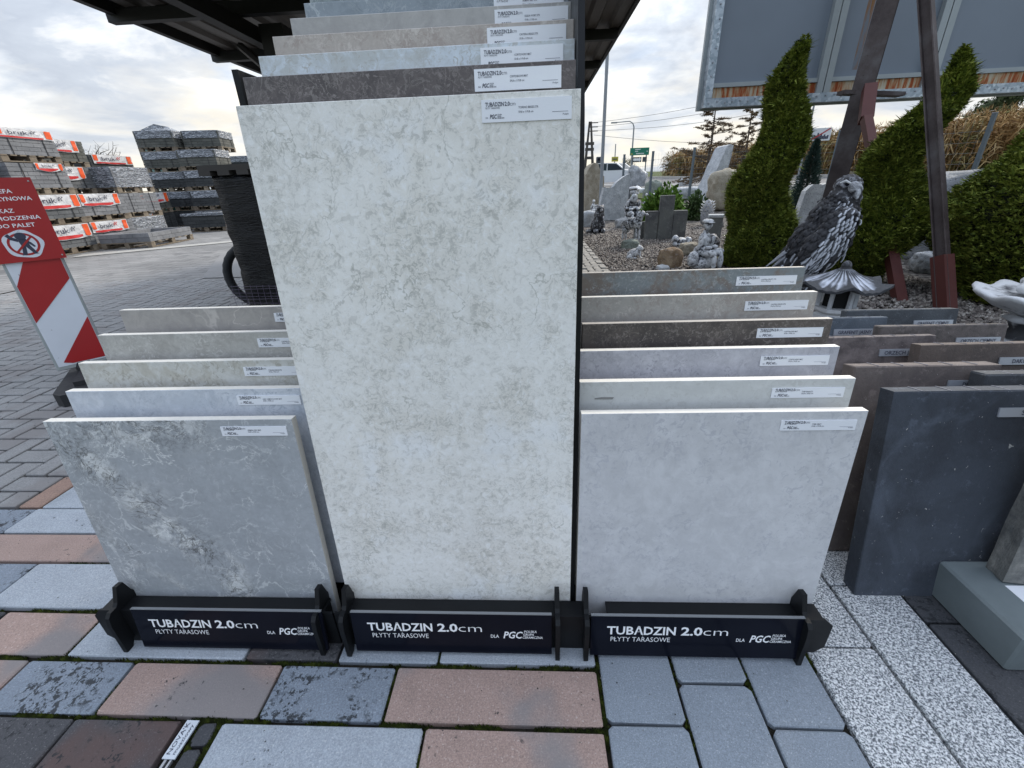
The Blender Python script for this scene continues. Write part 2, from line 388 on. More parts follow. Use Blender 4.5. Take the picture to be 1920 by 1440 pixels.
# ================================================================== LARGE STRUCTURE: ground
def sheet(name, x0, x1, y0, y1, nx, ny, zf, mat, kind='structure', parent=None):
    V = [(x0 + (x1 - x0) * i / nx, y0 + (y1 - y0) * j / ny, zf(x0 + (x1 - x0) * i / nx, y0 + (y1 - y0) * j / ny)) for j in range(ny + 1) for i in range(nx + 1)]
    F = [(j * (nx + 1) + i, j * (nx + 1) + i + 1, (j + 1) * (nx + 1) + i + 1, (j + 1) * (nx + 1) + i) for j in range(ny) for i in range(nx)]
    return tag(mkobj(name, npmesh(name, np.array(V), np.array(F), mat, True), parent), kind=kind)
n = NT('dry_grassland', .95, .2).world(); n.col(n.ramp(n.noise(1.2, 8, .7), [(.3, (.03, .045, .012)), (.55, (.06, .08, .02)), (.7, (.12, .11, .05))])); n.bump(n.noise(6, 8, .7), .05); M_grass = n.m
sheet('ground', -900, 1400, -300, 2000, 60, 60, lambda x, y: -.35 + (0 if x < 60 and y < 120 else 1.6), M_grass)
# yard surface: worn concrete pavers with long joints, strips of asphalt and pale concrete
def yard_mat():
    n = NT('yard_pavers_worn', .8, .4).world()
    br = n.N.new('ShaderNodeTexBrick'); n.L.new(n.vec, br.inputs['Vector']); br.inputs['Scale'].default_value = 1; br.inputs['Brick Width'].default_value = .42; br.inputs['Row Height'].default_value = .21
    br.inputs['Mortar Size'].default_value = .012; br.inputs['Color1'].default_value = (1, 1, 1, 1); br.inputs['Color2'].default_value = (.78, .78, .78, 1); br.inputs['Mortar'].default_value = (.35, .35, .35, 1)
    c = n.ramp(n.noise(.55, 6, .65), [(.35, (.17, .168, .166)), (.5, (.23, .226, .22)), (.66, (.31, .30, .29))])
    c = n.mix(.8, c, br.outputs['Color'], 'MULTIPLY')
    c = n.vary(c, n.noise(30, 5, .7), .75, 1.25)
    st = n.step(n.noise(.9, 5, .6, 1.5), .57, .62); c = n.mix(n.M('MULTIPLY', st, .5), c, (.08, .08, .082))
    n.col(c); n.bump(n.noise(60, 4), .003); return n.m
M_yard = yard_mat()
yard = MB()
yard.add([(-70, 5.9, -.006), (.66, 5.9, -.006), (.66, 60, -.006), (-70, 60, -.006)], [(0, 1, 2, 3)])
yard.add([(-70, -12, 0), (-7.2, -12, 0), (-7.2, 5.896, 0), (-70, 5.896, 0)], [(0, 1, 2, 3)])
tag(yard.build('yard', M_yard), kind='structure')
n = NT('pale_concrete_slab', .8, .4).world(); n.col(n.vary((.215, .212, .21), n.noise(3, 7, .7), .75, 1.2)); n.bump(n.noise(90, 4), .002); M_conc = n.m
pc = MB(); pc.add([(-4.87, 6.2, .004), (-1.6, 6.2, .004), (-2.2, 8.9, .004), (-6.4, 8.9, .004)], [(0, 1, 2, 3)])
tag(pc.build('concrete_apron', M_conc), kind='structure')
n = NT('pale_road_stripe', .8, .3).world(); n.col(n.vary((.42, .41, .38), n.noise(5, 6, .7), .6, 1.1)); M_strip = n.m
pc = MB()
for (a, b, c_, d) in [((-9.8, 9.0), (-3.2, 14.8), (-3.3, 15.2), (-10.0, 9.5)), ((-6.0, 9.3), (-2.2, 9.9), (-2.2, 10.8), (-4.2, 10.2))]:
    pc.add([(q[0], q[1], .005) for q in (a, b, c_, d)], [(0, 1, 2, 3)])
tag(pc.build('pale_strip_on_yard', M_strip), kind='structure')
# garden gravel bed base
n = NT('gravel_base', .95, .3).world(); n.col(n.ramp(n.voro(26, out='Color'), [(.2, (.03, .028, .026)), (.5, (.085, .075, .068)), (.8, (.21, .19, .17))])); n.bump(n.voro(30), .02); M_gbase = n.m
sheet('gravel_ground', .66, 40, 3.0, 60, 90, 110, lambda x, y: Tz(x, y) - .012, M_gbase)
n = NT('asphalt', .85, .4).world(); n.col(n.vary((.115, .115, .12), n.noise(2, 6), .8, 1.25)); n.bump(n.noise(150, 3), .004); M_asph = n.m
def strip_w(name, w0, w1, s0, s1, dz, mat, seg=40):
    # strip along the road direction; w across, s along
    nx_, ny_ = .906, .423; V = []; F = []
    for i in range(seg + 1):
        s_ = s0 + (s1 - s0) * i / seg
        for w in (w0, (w0 + w1) / 2, w1):
            x = nx_ * w - ny_ * s_; y = ny_ * w + nx_ * s_; V.append((x, y, Tz(x, y) + dz))
    for i in range(seg):
        for k in range(2): a = i * 3 + k; F.append((a, a + 1, a + 4, a + 3))
    return tag(mkobj(name, npmesh(name, np.array(V), np.array(F), mat, True)), kind='structure')
strip_w('road', 16.6, 24.6, -30, 120, .02, M_asph)
n = NT('kerb_concrete', .8, .4).world(); n.col(n.vary((.42, .40, .37), n.noise(5, 5), .8, 1.15)); M_kerb = n.m
kb = MB()
for i in range(110):
    s0 = -20 + i * 1.0
    for w0 in (24.6, 16.3):
        cs = []
        for (w, s_) in ((w0, s0), (w0 + .28, s0), (w0 + .28, s0 + .985), (w0, s0 + .985)): cs.append((.906 * w - .423 * s_, .423 * w + .906 * s_))
        z0 = min(Tz(*q) for q in cs) - .1; zt = [Tz(*q) + .14 for q in cs]
        kb.add([(q[0], q[1], z0) for q in cs] + [(q[0], q[1], z) for q, z in zip(cs, zt)], [(0, 3, 2, 1), (4, 5, 6, 7), (0, 1, 5, 4), (1, 2, 6, 5), (2, 3, 7, 6), (3, 0, 4, 7)])
tag(kb.build('kerb', M_kerb), kind='structure')
M_mark = plain('road_paint', (.62, .62, .60), .7)
strip_w('road_marking', 20.4, 20.55, -20, 100, .026, M_mark)
strip_w('road_edge_marking', 17.2, 17.35, -20, 100, .026, M_mark)
strip_w('verge', 24.9, 60, -30, 120, .03, M_grass)
strip_w('lawn_strip', 13.2, 16.3, -30, 80, .03, M_grass)

# paved display area: a bed with every paving stone laid on it
bed = MB(); bed.add([(-7.2, -1.5, -.016), (6, -1.5, -.016), (6, 3.0, -.016), (.66, 3.0, -.016), (.66, 6.2, -.016), (-7.2, 6.2, -.016)], [(0, 1, 2, 3, 4, 5)])
pavement = tag(bed.build('pavement', M_soil), kind='structure')
def paver_mesh(w, d, cut=.004, ch=.0025, h=.045, jit=.0012):
    def ring(ins, z, c):
        x0, x1, y0, y1 = ins, w - ins, ins, d - ins
        pts = [(x0 + c, y0), (x1 - c, y0), (x1, y0 + c), (x1, y1 - c), (x1 - c, y1), (x0 + c, y1), (x0, y1 - c), (x0, y0 + c)]
        return [(p[0] + rnd.uniform(-jit, jit), p[1] + rnd.uniform(-jit, jit), z) for p in pts]
    V = ring(0, -h, cut) + ring(0, -ch, cut) + ring(ch, 0, cut)
    F = [tuple(range(16, 24))] + [(r * 8 + i, r * 8 + (i + 1) % 8, r * 8 + 8 + (i + 1) % 8, r * 8 + 8 + i) for r in (0, 1) for i in range(8)]
    return V, F
def paver(x0, x1, y0, y1, mk, gap=.006, cut=.004, name='paving_stone'):
    g = gap / 2; V, F = paver_mesh(x1 - x0 - 2 * g, y1 - y0 - 2 * g, cut)
    me = bpy.data.meshes.new(name); me.from_pydata(V, [], F); me.materials.append(PM[mk])
    return mkobj(name, me, pavement, (x0 + g, y0 + g, rnd.uniform(-.0015, .0015)), (rnd.uniform(-.003, .003), rnd.uniform(-.003, .003), 0))
def row(y0, y1, xs, ks, **k):
    for a, b, kk in zip(xs[:-1], xs[1:], ks): paver(a, b, y0, y1, kk, **k)
LG = dict(gap=.0075)
row(-.10, .19, [-2.3, -1.8, -1.3, -.8, -.3, .146], ['light', 'pink', 'grey', 'pink', 'light'], **LG)
row(.19, .372, [-2.0, -1.5, -1.05, -.60, -.1, .146], ['dark', 'light', 'pink', 'blot', 'pink'], **LG)
row(.375, .549, [-2.1, -1.62, -1.105, -.838], ['pink', 'dark', 'dark'], **LG)
row(.375, .549, [-.742, -.262, .146], ['light', 'pink'], **LG)
for (a, b, c_, d) in [(-.792, -.748, .498, .545), (-.792, -.750, .447, .493), (-.79, -.75, .39, .442)]: paver(a, b, c_, d, 'slate', gap=.003, cut=.007)
row(.553, .682, [-1.95, -1.37, -1.07, -.665, -.365, .146], ['pink', 'blot', 'pink', 'blot', 'pink'], **LG)
row(.689, .823, [-2.05, -1.60, -1.285, -.78, -.53, -.26, .146], ['slate', 'pink', 'light', 'dark', 'grey', 'light'], **LG)
row(.831, 1.004, [-2.7, -2.2, -1.70, -1.20, -.75, -.3, .146], ['light', 'blot', 'light', 'grey', 'pink', 'grey'], **LG)
row(1.008, 1.136, [-3.3, -2.8, -2.45, -2.12, -1.45, -1.0, -.5, .146], ['grey', 'light', 'grey', 'pink', 'grey', 'light', 'grey'], gap=.005)
row(1.14, 1.272, [-3.3, -2.85, -2.42, -2.0, -1.58, -1.1, -.6, -.1, .146], ['light', 'grey', 'blot', 'light', 'light', 'grey', 'pink', 'grey'], gap=.005)
row(1.276, 1.42, [-1.995, -1.5, -1.0, -.5, .146], ['light', 'grey', 'light', 'grey'], gap=.005)
for r_ in range(6): row(1.424 + r_ * .18, 1.6 + r_ * .18, [-1.995, -1.5, -1.0, -.5, .146], ['grey', 'light', 'grey', 'light'], gap=.005)
def colum(x0, x1, ys, mk, **k):
    for a, b in zip(ys[:-1], ys[1:]): paver(x0, x1, a, b, mk, **k)
RC = dict(gap=.0065, cut=.010)
colum(.151, .334, [.045, .305, .565, .825, 1.085, 1.345, 1.605, 1.865, 2.125, 2.385, 2.6], 'cool', **RC)
colum(.336, .509, [.137, .397, .657, .917, 1.177, 1.437, 1.697, 1.957, 2.217, 2.6], 'cool', **RC)
colum(.511, .683, [.045, .305, .565, .825, 1.085, 1.345, 1.605, 1.865, 2.125, 2.385, 2.6], 'cool', **RC)
colum(.686, .864, [-.25, .258, .754, 1.25, 1.75, 2.25, 2.75], 'terr', gap=.005, cut=.006)
colum(.867, 1.046, [-.05, .447, .945, 1.44, 1.94, 2.44, 2.99], 'terr', gap=.005, cut=.006)
for i in range(14): colum(1.05 + i * .35, 1.396 + i * .35, [-.2 + .1 * (i % 2), .33, .826, 1.32, 1.8, 2.3, 2.65, 2.99], 'slate', gap=.005)
# herringbone of small clay pavers
U = .105
hb = []
for i in range(-75, 12):
    for j in range(0, 62):
        c = (i - j) % 4; x = -2.0 + i * U; y = 1.277 + j * U
        if c == 0: hb.append((x, x + 2 * U, y, y + U))
        elif c == 3: hb.append((x, x + U, y, y + 2 * U))
        if j == 0 and c == 2: hb.append((x, x + U, y, y + U))
        if c == 0 and x + 2 * U > -1.99 and x + U < -1.99: hb.append((x, x + U, y, y + U))
sel = []
for (a, b, c_, d) in hb:
    cxm, cym = (a + b) / 2, (c_ + d) / 2
    if cym < 6.15 and cxm > -7.1 and (b <= -1.99 or (cym > 2.6 and cxm < .6)): sel.append((a, b, c_, d))
def seen_px(q):
    v = Vector(((q[0] + q[1]) / 2, (q[2] + q[3]) / 2, 0)) - CP; z = v.dot(CF)
    return (960 + FPX * v.dot(CR) / z, 720 - FPX * v.dot(CU) / z) if z > .1 else (-999, 0)
near = [q for q in sel if -40 < seen_px(q)[0] < 520 and seen_px(q)[1] > 560 and q[0] < -1.9]
near.sort(key=lambda q: (q[0]) ** 2 + q[2] ** 2); near = near[:290]; ns = set(near)
hv = {}
for q in near:
    o_ = 'h' if q[1] - q[0] > .15 else 'v'
    orange = (abs(q[0] + 2.105) < .01 and abs(q[2] - 1.277) < .12)
    key = (o_, round(q[1] - q[0], 2), round(q[3] - q[2], 2), rnd.randrange(3), orange)
    if key not in hv:
        V, F = paver_mesh(q[1] - q[0] - .012, q[3] - q[2] - .012, .004, .003, .04, .0012)
        me = bpy.data.meshes.new('paving_brick'); me.from_pydata(V, [], F); me.materials.append(PM['hbo' if orange else 'hb']); hv[key] = me
    mkobj('paving_brick', hv[key], pavement, (q[0] + .006, q[2] + .006, rnd.uniform(-.002, .002)), (rnd.uniform(-.006, .006), rnd.uniform(-.006, .006), 0))
fb = MB()
for q in sel:
    if q in ns: continue
    V, F = paver_mesh(q[1] - q[0] - .012, q[3] - q[2] - .012, .004, .003, .03, .0012); dz = rnd.uniform(-.002, .002)
    fb.add([(v[0] + q[0] + .006, v[1] + q[2] + .006, v[2] + dz) for v in V], F)
tag(fb.build('paving_bricks_beyond', PM['hb'], pavement), kind='stuff')
# light interlocking pavers on the path by the gravel
PM['path'] = paver_mat('paver_path_pale', (.30, .285, .26), (.42, .40, .36), .2, gran=120)
pth = MB()
for i in range(-4, 5):
    for j in range(0, 42):
        c = (i - j) % 4; u = .095; x = .62 + i * u; y = 5.6 + j * u
        q = (x, x + 2 * u, y, y + u) if c == 0 else ((x, x + u, y, y + 2 * u) if c == 3 else None)
        if q and q[1] < .99 + .03 * (9 - y) and y < 9.5 and q[0] > .6:
            V, F = paver_mesh(q[1] - q[0] - .012, q[3] - q[2] - .012, .02, .004, .03, .002)
            pth.add([(v[0] + q[0] + .006, v[1] + q[2] + .006, v[2] + .03) for v in V], F)
tag(pth.build('garden_path', PM['path']), kind='structure')

# moss in the wide joints of the big pavers
def mossy(lines, n_per_m, spread, hmax):
    V = []; F = []
    for (x0, y0, x1, y1, dens) in lines:
        L = math.hypot(x1 - x0, y1 - y0); d = Vector((x1 - x0, y1 - y0)) / L; nrm = Vector((-d.y, d.x))
        for _ in range(int(L * n_per_m * dens)):
            t = rnd.random() * L; u = rnd.gauss(0, spread)
            x = x0 + d.x * t + nrm.x * u; y = y0 + d.y * t + nrm.y * u
            k = mnoise.noise(Vector((x * 11, y * 11, 3)))
            if k < -.12 + rnd.random() * .3: continue
            r = rnd.uniform(.0012, .0034) * (1 + k); h = rnd.uniform(.3, 1) * hmax * (1 + k); a = rnd.random() * 6.28; b = len(V)
            for q in range(4): V.append((x + r * math.cos(a + q * 1.57), y + r * math.sin(a + q * 1.57), -.012))
            V.append((x + rnd.uniform(-r, r), y + rnd.uniform(-r, r), -.007 + h))
            F += [(b, b + 1, b + 4), (b + 1, b + 2, b + 4), (b + 2, b + 3, b + 4), (b + 3, b, b + 4)]
    return V, F
ML = [(-1.7, .551, .146, .551, 1.6), (-1.9, .686, .146, .686, 1.6), (-2.0, .827, -1.1, .827, .9), (-1.6, 1.006, -1.2, 1.006, .3), (.148, .4, .148, .72, 1), (.335, .4, .335, .72, .3), (.51, .4, .51, .72, .5), (.6845, .35, .6845, .75, .7),
      (-1.07, .553, -1.07, .684, 1), (-.665, .553, -.665, .684, 1.2), (-.365, .553, -.365, .684, 1.2), (-.262, .42, -.262, .55, 1), (-.79, .4, -.79, .55, 2.0), (-.747, .4, -.747, .55, 1.6), (-.26, .69, -.26, .75, 1), (-1.285, .69, -1.285, .82, .6)]
V, F = mossy(ML, 2600, .0026, .0065)
tag(mkobj('moss', npmesh('moss', np.array(V), np.array(F), M_moss)), kind='stuff')

# grit and crumbs lying on the paving
r_ = np.random.RandomState(21); N_ = 2600
X = r_.uniform(-2.2, 1.5, N_); Y = r_.uniform(.40, 1.5, N_); s_ = r_.uniform(.0006, .0022, (N_, 1, 1)) * (r_.uniform(0, 1, (N_, 1, 1)) ** 2 + .3)
base_ = np.array([(1, 0, 0), (-.5, .87, 0), (-.5, -.87, 0), (0, 0, .9)], float)[None] * s_ * r_.uniform(.5, 1.5, (N_, 4, 3))
V = (base_ + np.stack([X, Y, np.full(N_, .0015)], -1)[:, None, :]).reshape(-1, 3); f_ = np.array([(0, 1, 3), (1, 2, 3), (2, 0, 3)]); F = (f_[None] + 4 * np.arange(N_)[:, None, None]).reshape(-1, 3)
n = NT('grit', .9, .3); gi_ = n.N.new('ShaderNodeNewGeometry'); n.col(n.ramp(gi_.outputs['Random Per Island'], [(.2, (.02, .02, .018)), (.6, (.10, .085, .06)), (.9, (.35, .33, .30))]))
tag(mkobj('grit', npmesh('grit', V, F, n.m)), kind='stuff')

# metal name strip let into the joint
b = MB(); b.box((0, 0, 0), (.031, .075, .0035)); nv = b.build('name_strip', plain('brushed_strip', (.45, .50, .56), .35, .3), None, (-.829, .472, -.0005), (0, R_(-3), R_(-2)))
tag(nv, 'small pale metal strip lettered NOVA’K let into the joint between dark pavers', 'name strip')
lt = lettering([("NOVA'K", .004, .0, .013, .0, 0, .062), ('muszlowy', .004, -.012, .011, .0, 0, .058)], M_ink)
mkobj('lettering', lt, nv, (.013, .004, .0042), (R_(-90), 0, R_(90)))
b = MB(); b.box((.006, -.20, -.006), (.012, .0, .0005)); b.box((.019, -.20, -.006), (.024, .0, .0005)); b.build('rail', plain('zinc_rail', (.3, .31, .33), .4, .6), nv)

# ================================================================== TILE DISPLAY RACKS
LAM = R_(3.844)
def rack_module(parent, x0, x1, sx0, fins, chl=False, chr_=False):
    """beam from x0 to x1, sign plate 0.51 m wide from sx0"""
    b = MB(); c = .022
    z0, z1 = .0, .122
    poly = [(x0 + (c if chl else 0), z0), (x1 - (c if chr_ else 0), z0), (x1, z0 + (c if chr_ else 0)), (x1, z1 - (c if chr_ else 0)), (x1 - (c if chr_ else 0), z1), (x0 + (c if chl else 0), z1), (x0, z1 - (c if chl else 0)), (x0, z0 + (c if chl else 0))]
    b.prism(poly, 'y', .738, .744); b.box((x0 + .024, .744, .112), (x1 - .024, .785, .120)); b.box((x0 + .024, .744, .03), (x1 - .024, 1.16, .038)); b.build('beam', M_black, parent)
    M = Matrix.Translation((sx0, .713, .012)) @ Matrix.Rotation(R_(-7), 4, 'X')
    s = mkobj('sign_plate', MB().box((0, 0, 0), (.513, .006, .128)).mesh('sign_plate', M_gloss), parent); s.matrix_local = M
    e = MB().box((.0, -.0005, .1282), (.513, .0065, .1302)).build('pale_edge', M_edge_pale, s)  # paler grey strip along the top edge of the black plate
    L = lettering([('TUB', .040, .072, .036, .022, 0, .066), ('Ą', .107, .072, .036, .022, 0, .0235), ('DZIN', .131, .072, .036, .022, 0, .078), ('2.0', .222, .072, .036, .026, 0, .052), ('cm', .276, .072, .036, -.012, 0, .060),
                   ('PŁYTY TARASOWE', .050, .049, .021, -.004, 0, .147), ], M_white_ink)
    L2 = lettering([('DLA', .358, .054, .0145, .012, 0, .021),
                   ('PGC', .390, .053, .031, .022, .25, .050), ('POLSKA', .443, .0715, .0105, .012, .2, .032), ('GRUPA', .441, .062, .0105, .012, .2, .027), ('CERAMICZNA', .439, .0525, .0105, .012, .2, .051)], M_white_ink)
    mkobj('lettering', L, s, (0, -.0012, 0)); mkobj('logo_lettering', L2, s, (0, -.0012, 0))
    for fx in fins:
        prof = [(.704, 0), (.722, 0), (.735, .02), (.800, .02), (.800, .118), (.786, .146), (.776, .184), (.758, .186), (.742, .146), (.735, .138), (.718, .138), (.708, .128), (.704, .10), (.704, .045)]
        MB().prism(prof, 'x', fx + .002, fx + .0135).build('bracket', M_black, parent)
def side_plate(parent, x, th, prof): MB().prism(prof, 'x', x, x + th).build('side_plate', M_black, parent)
rackA = empty('display_rack', (0, 0, 0), label='low black display rack at the left holding five grey square tiles', cat='display rack', group='black tile display racks')
rack_module(rackA, -1.196, -.535, -1.070, [-1.128, -.578], True, False)
rackB = empty('display_rack', (0, 0, 0), label='double black display rack under the tall beige slab and the right-hand square tiles', cat='display rack', group='black tile display racks')
rack_module(rackB, -.530, .150, -.480, [-.507, .040], False, False)
rack_module(rackB, .1505, .724, .131, [.112, .640], False, True)
side_plate(rackB, .084, .012, [(.80, .04), (.868, 1.05), (.905, 1.22), (.99, 1.50), (1.18, 1.75), (1.26, 1.75), (1.26, .04)])
side_plate(rackB, -.556, .012, [(.93, .04), (.952, 1.327), (1.08, 1.327), (1.26, 1.05), (1.26, .04)])
MB().box((-.544, 1.245, .04), (.084, 1.26, 1.30)).build('back_panel', M_black, rackB)
for rk, xx in ((rackA, (-1.10, -.60)), (rackB, (.17, .64))):
    for x in xx: side_plate(rk, x, .008, [(.80, .04), (.80, .07), (1.10, .33), (1.16, .33), (1.16, .04)])
    b = MB()
    for k in range(6): b.box((xx[0] + .009, .80 + .066 * k + (.001 if k else 0), .04), (xx[1] - .001, .862 + .066 * k, .055 + .046 * k - .008))
    b.build('stepped_support', M_black, rk)
b = MB()
for k in range(6): b.box((-.50, .805 + .064 * k, .04), (.07, .862 + .064 * k, .052 + .046 * k - .008))
b.build('stepped_support', M_black, rackB)

def label_plate(parent, w, h, x, z, name, size, seed=0, th=.0022):
    lp = MB().box((x, -th, z), (x + w, -.0002, z + h)).build('label_plate', M_label, parent)
    u = w / .153
    L = lettering([('TUBĄDZIN', x + .0065 * u, z + h * .70, .0085 * u, .02, 0, .032 * u), ('2.0', x + .0398 * u, z + h * .70, .0085 * u, .026, 0, .0085 * u), ('cm', x + .0487 * u, z + h * .70, .0085 * u, -.01, 0, .0092 * u),
                   ('PŁYTY TARASOWE', x + .007 * u, z + h * .585, .0040 * u, .0, 0, .024 * u), ('DLA', x + .0065 * u, z + h * .17, .0035 * u, .01, 0, .0042 * u),
                   ('PGC', x + .0135 * u, z + h * .16, .0088 * u, .03, .25, .0125 * u), ('POLSKA', x + .0268 * u, z + h * .30, .003 * u, .01, .2, .0075 * u), ('GRUPA', x + .0264 * u, z + h * .22, .003 * u, .01, .2, .0065 * u), ('CERAMICZNA', x + .026 * u, z + h * .15, .003 * u, .01, .2, .0125 * u),
                   (name, x + .063 * u, z + h * .56, .0046 * u, .006, 0, .0021 * u * len(name)), (size, x + .063 * u, z + h * .37, .0044 * u, .006, 0, .025 * u),
                   ('Podpis', x + .138 * u, z + h * .20, .0034 * u, .004, 0, .0095 * u)], M_ink)
    mkobj('lettering', L, lp, (0, -th - .0004, 0))
    MB().box((x + .120 * u, -th - .0004, z + h * .345), (x + .147 * u, -th - .0001, z + h * .36)).build('signature_line', M_ink2, lp)
    return lp
TW = .598
def slab(top, H, mat, edge, label, lname, size, group, lx=None, lw=.153, lh=.0375, ltop=.012, w=TW, lean=LAM):
    th = .02
    e = Vector((top[0], top[1] - H * math.sin(lean), top[2] - H * math.cos(lean)))
    b = MB(); c = .0008
    b.box((0, .0006, 0), (w, th, H)); b.cur = 1
    b.add([(c, 0, c), (w - c, 0, c), (w - c, 0, H - c), (c, 0, H - c), (0, .0006, 0), (w, .0006, 0), (w, .0006, H), (0, .0006, H)], [(0, 1, 2, 3), (0, 4, 5, 1), (1, 5, 6, 2), (2, 6, 7, 3), (3, 7, 4, 0)])
    o = b.build('porcelain_slab', [edge, mat], None, e, (-lean + R_(rnd.uniform(-.12, .12)), 0, 0))
    tag(o, label, 'tile sample', group)
    if lname:
        if lx is None: lx = w - lw - .018
        label_plate(o, lw, lh, lx, H - ltop - lh, lname, size)
    return o
GL, GC_, GR = 'square tiles on the left rack', 'tall slabs on the middle rack', 'square tiles on the right rack'
A_ = tile_mat
left = [
 ((-1.149, .825, .652), marble_mat(), M_edge, 'grey marble-look square tile with white and dark veins, front of the left rack', 'ARMANI GREY MAT'),
 ((-1.138, .891, .698), A_('t_silver', (.60, .63, .68), (.48, .52, .58), 4, (.40, .44, .50), 70, seed=1), M_edge, 'plain pale bluish-grey square tile, second from the front on the left rack', 'GREY CEMENTO IVORY MAT'),
 ((-1.148, .957, .745), A_('t_cream', (.60, .60, .57), (.48, .46, .40), 7, (.36, .34, .29), 55, seed=2), M_edge, 'cream speckled square tile in the middle of the left rack', 'TORANO BEIGE STR'),
 ((-1.137, 1.023, .796), A_('t_warmgrey', (.46, .45, .42), (.36, .345, .32), 6, (.58, .57, .54), 60, seed=3), M_edge, 'warm grey mottled square tile, second from the back on the left rack', 'CAITERA GREY STR'),
 ((-1.116, 1.089, .844), A_('t_taupe', (.40, .375, .35), (.33, .31, .295), 4, None, 60, (.60, .56, .52), 3, .008, seed=4), M_edge, 'taupe square tile with thin pale veins, rearmost on the left rack', 'EGIDA BROWN MAT')]
for i, (t, mt, ed, lab, nm) in enumerate(left): slab(t, TW, mt, ed, lab, nm, '59,8 x 59,8 cm', GL, lx=TW - .155 - .016, lw=.155, lh=.0235, ltop=.017)
cen = [
 ((-.514, .865, 1.256), main_tile_mat(), M_edge, 'tall pale beige travertine-look slab, frontmost and largest of the display', 'TORINO BEIGE STR'),
 ((-.519, .918, 1.307), A_('t_brown', (.105, .088, .085), (.065, .055, .054), 8, (.26, .23, .22), 75, (.20, .18, .17), 8, .012, seed=5), M_edge_dark, 'tall dark brown slab directly behind the pale beige one', 'CORTE BROWN MAT'),
 ((-.516, .983, 1.352), A_('t_ivory', (.60, .66, .72), (.46, .48, .47), 5, (.42, .42, .40), 70, seed=6), M_edge, 'tall pale blue-ivory slab, third from the front in the middle', 'CORTE IVORY MAT'),
 ((-.511, 1.048, 1.397), A_('t_sand', (.42, .38, .345), (.33, .28, .25), 9, (.56, .52, .48), 60, seed=7), M_edge, 'tall sandy pink-beige slab, fourth from the front in the middle', 'CAITERA BEIGE STR'),
 ((-.504, 1.128, 1.447), A_('t_greige', (.40, .39, .375), (.34, .33, .32), 4, None, 60, (.55, .54, .52), 4, .01, seed=8), M_edge, 'tall grey-beige slab with faint veins, fifth from the front in the middle', 'EGIDA IVORY STR'),
 ((-.497, 1.195, 1.492), A_('t_bluegrey', (.26, .30, .335), (.19, .225, .25), 3, (.40, .43, .45), 60, (.48, .52, .54), 3.5, .008, seed=9), M_edge, 'tall blue-grey slab with pale scratches, rearmost of the labelled middle slabs', 'ARMANI GREY STR'),
]
for i, (t, mt, ed, lab, nm) in enumerate(cen):
    slab(t, 1.198, mt, ed, lab, nm, '59,8 x 119,8 cm', GC_, lx=[.430, .420, .424, .428, .432, .42][i], lw=.153 if i < 4 else .151, lh=.0335, ltop=.007 if i else .010)
slab((-.490, 1.222, 1.56), 1.30, A_('t_greengrey', (.23, .27, .275), (.13, .16, .17), 9, (.42, .46, .46), 80, seed=10), M_edge_dark, 'speckled green-grey slab standing behind all the others in the middle', None, '', GC_)
right = [
 ((.100, .823, .658), A_('t_palegrey', (.60, .605, .62), (.50, .505, .52), 3, (.40, .41, .45), 55, (.47, .48, .52), 3, .004, amt=.6, seed=11, fa=.7), M_edge, 'pale grey square tile with fine scratches, front of the right rack', 'TYBR GREY'),
 ((.101, .885, .705), A_('t_offwhite', (.60, .61, .60), (.54, .55, .54), 3, (.46, .46, .44), 50, amt=.6, seed=12, fa=.6), M_edge, 'off-white square tile with two short dark smudges, second from the front on the right rack', 'TYBR BIANCO'),
 ((.105, .965, .749), A_('t_lilac', (.52, .52, .56), (.42, .42, .46), 6, (.30, .30, .34), 80, (.34, .34, .38), 9, .02, seed=13), M_edge, 'pale lilac-grey flecked square tile, third from the front on the right rack', 'CORTE IVORY MAT'),
 ((.120, 1.035, .794), A_('t_brown2', (.105, .088, .080), (.060, .052, .050), 7, (.24, .21, .19), 75, seed=14), M_edge_dark, 'dark brown mottled square tile with pale top edge on the right rack', 'CORTE BROWN MAT'),
 ((.113, 1.105, .843), A_('t_sand2', (.40, .38, .35), (.33, .29, .26), 7, (.55, .52, .48), 75, seed=15), M_edge, 'sand-coloured grainy square tile, second from the back on the right rack', 'CAITERA BEIGE STR'),
 ((.115, 1.182, .890), A_('t_rust', (.20, .225, .235), (.18, .135, .105), 3.5, (.34, .36, .36), 80, seed=16), M_edge_dark, 'blue-grey square tile with rusty patches, rearmost on the right rack', 'CAITERA GRAFIT STR')]
rs = []
for i, (t, mt, ed, lab, nm) in enumerate(right): rs.append(slab(t, TW, mt, ed, lab, nm, '59,8 x 59,8 cm', GR, lx=TW - .155 - .019, lw=.155, lh=.0235, ltop=.020))
sm = NT('smudge', .7); sm.col((.25, .25, .24)); 
MB().add([(.035, -.0006, .556), (.075, -.0006, .5555), (.078, -.0006, .561), (.05, -.0006, .5615), (.034, -.0006, .559)], [(0, 1, 2, 3, 4)]).build('smudge', sm.m, rs[1])

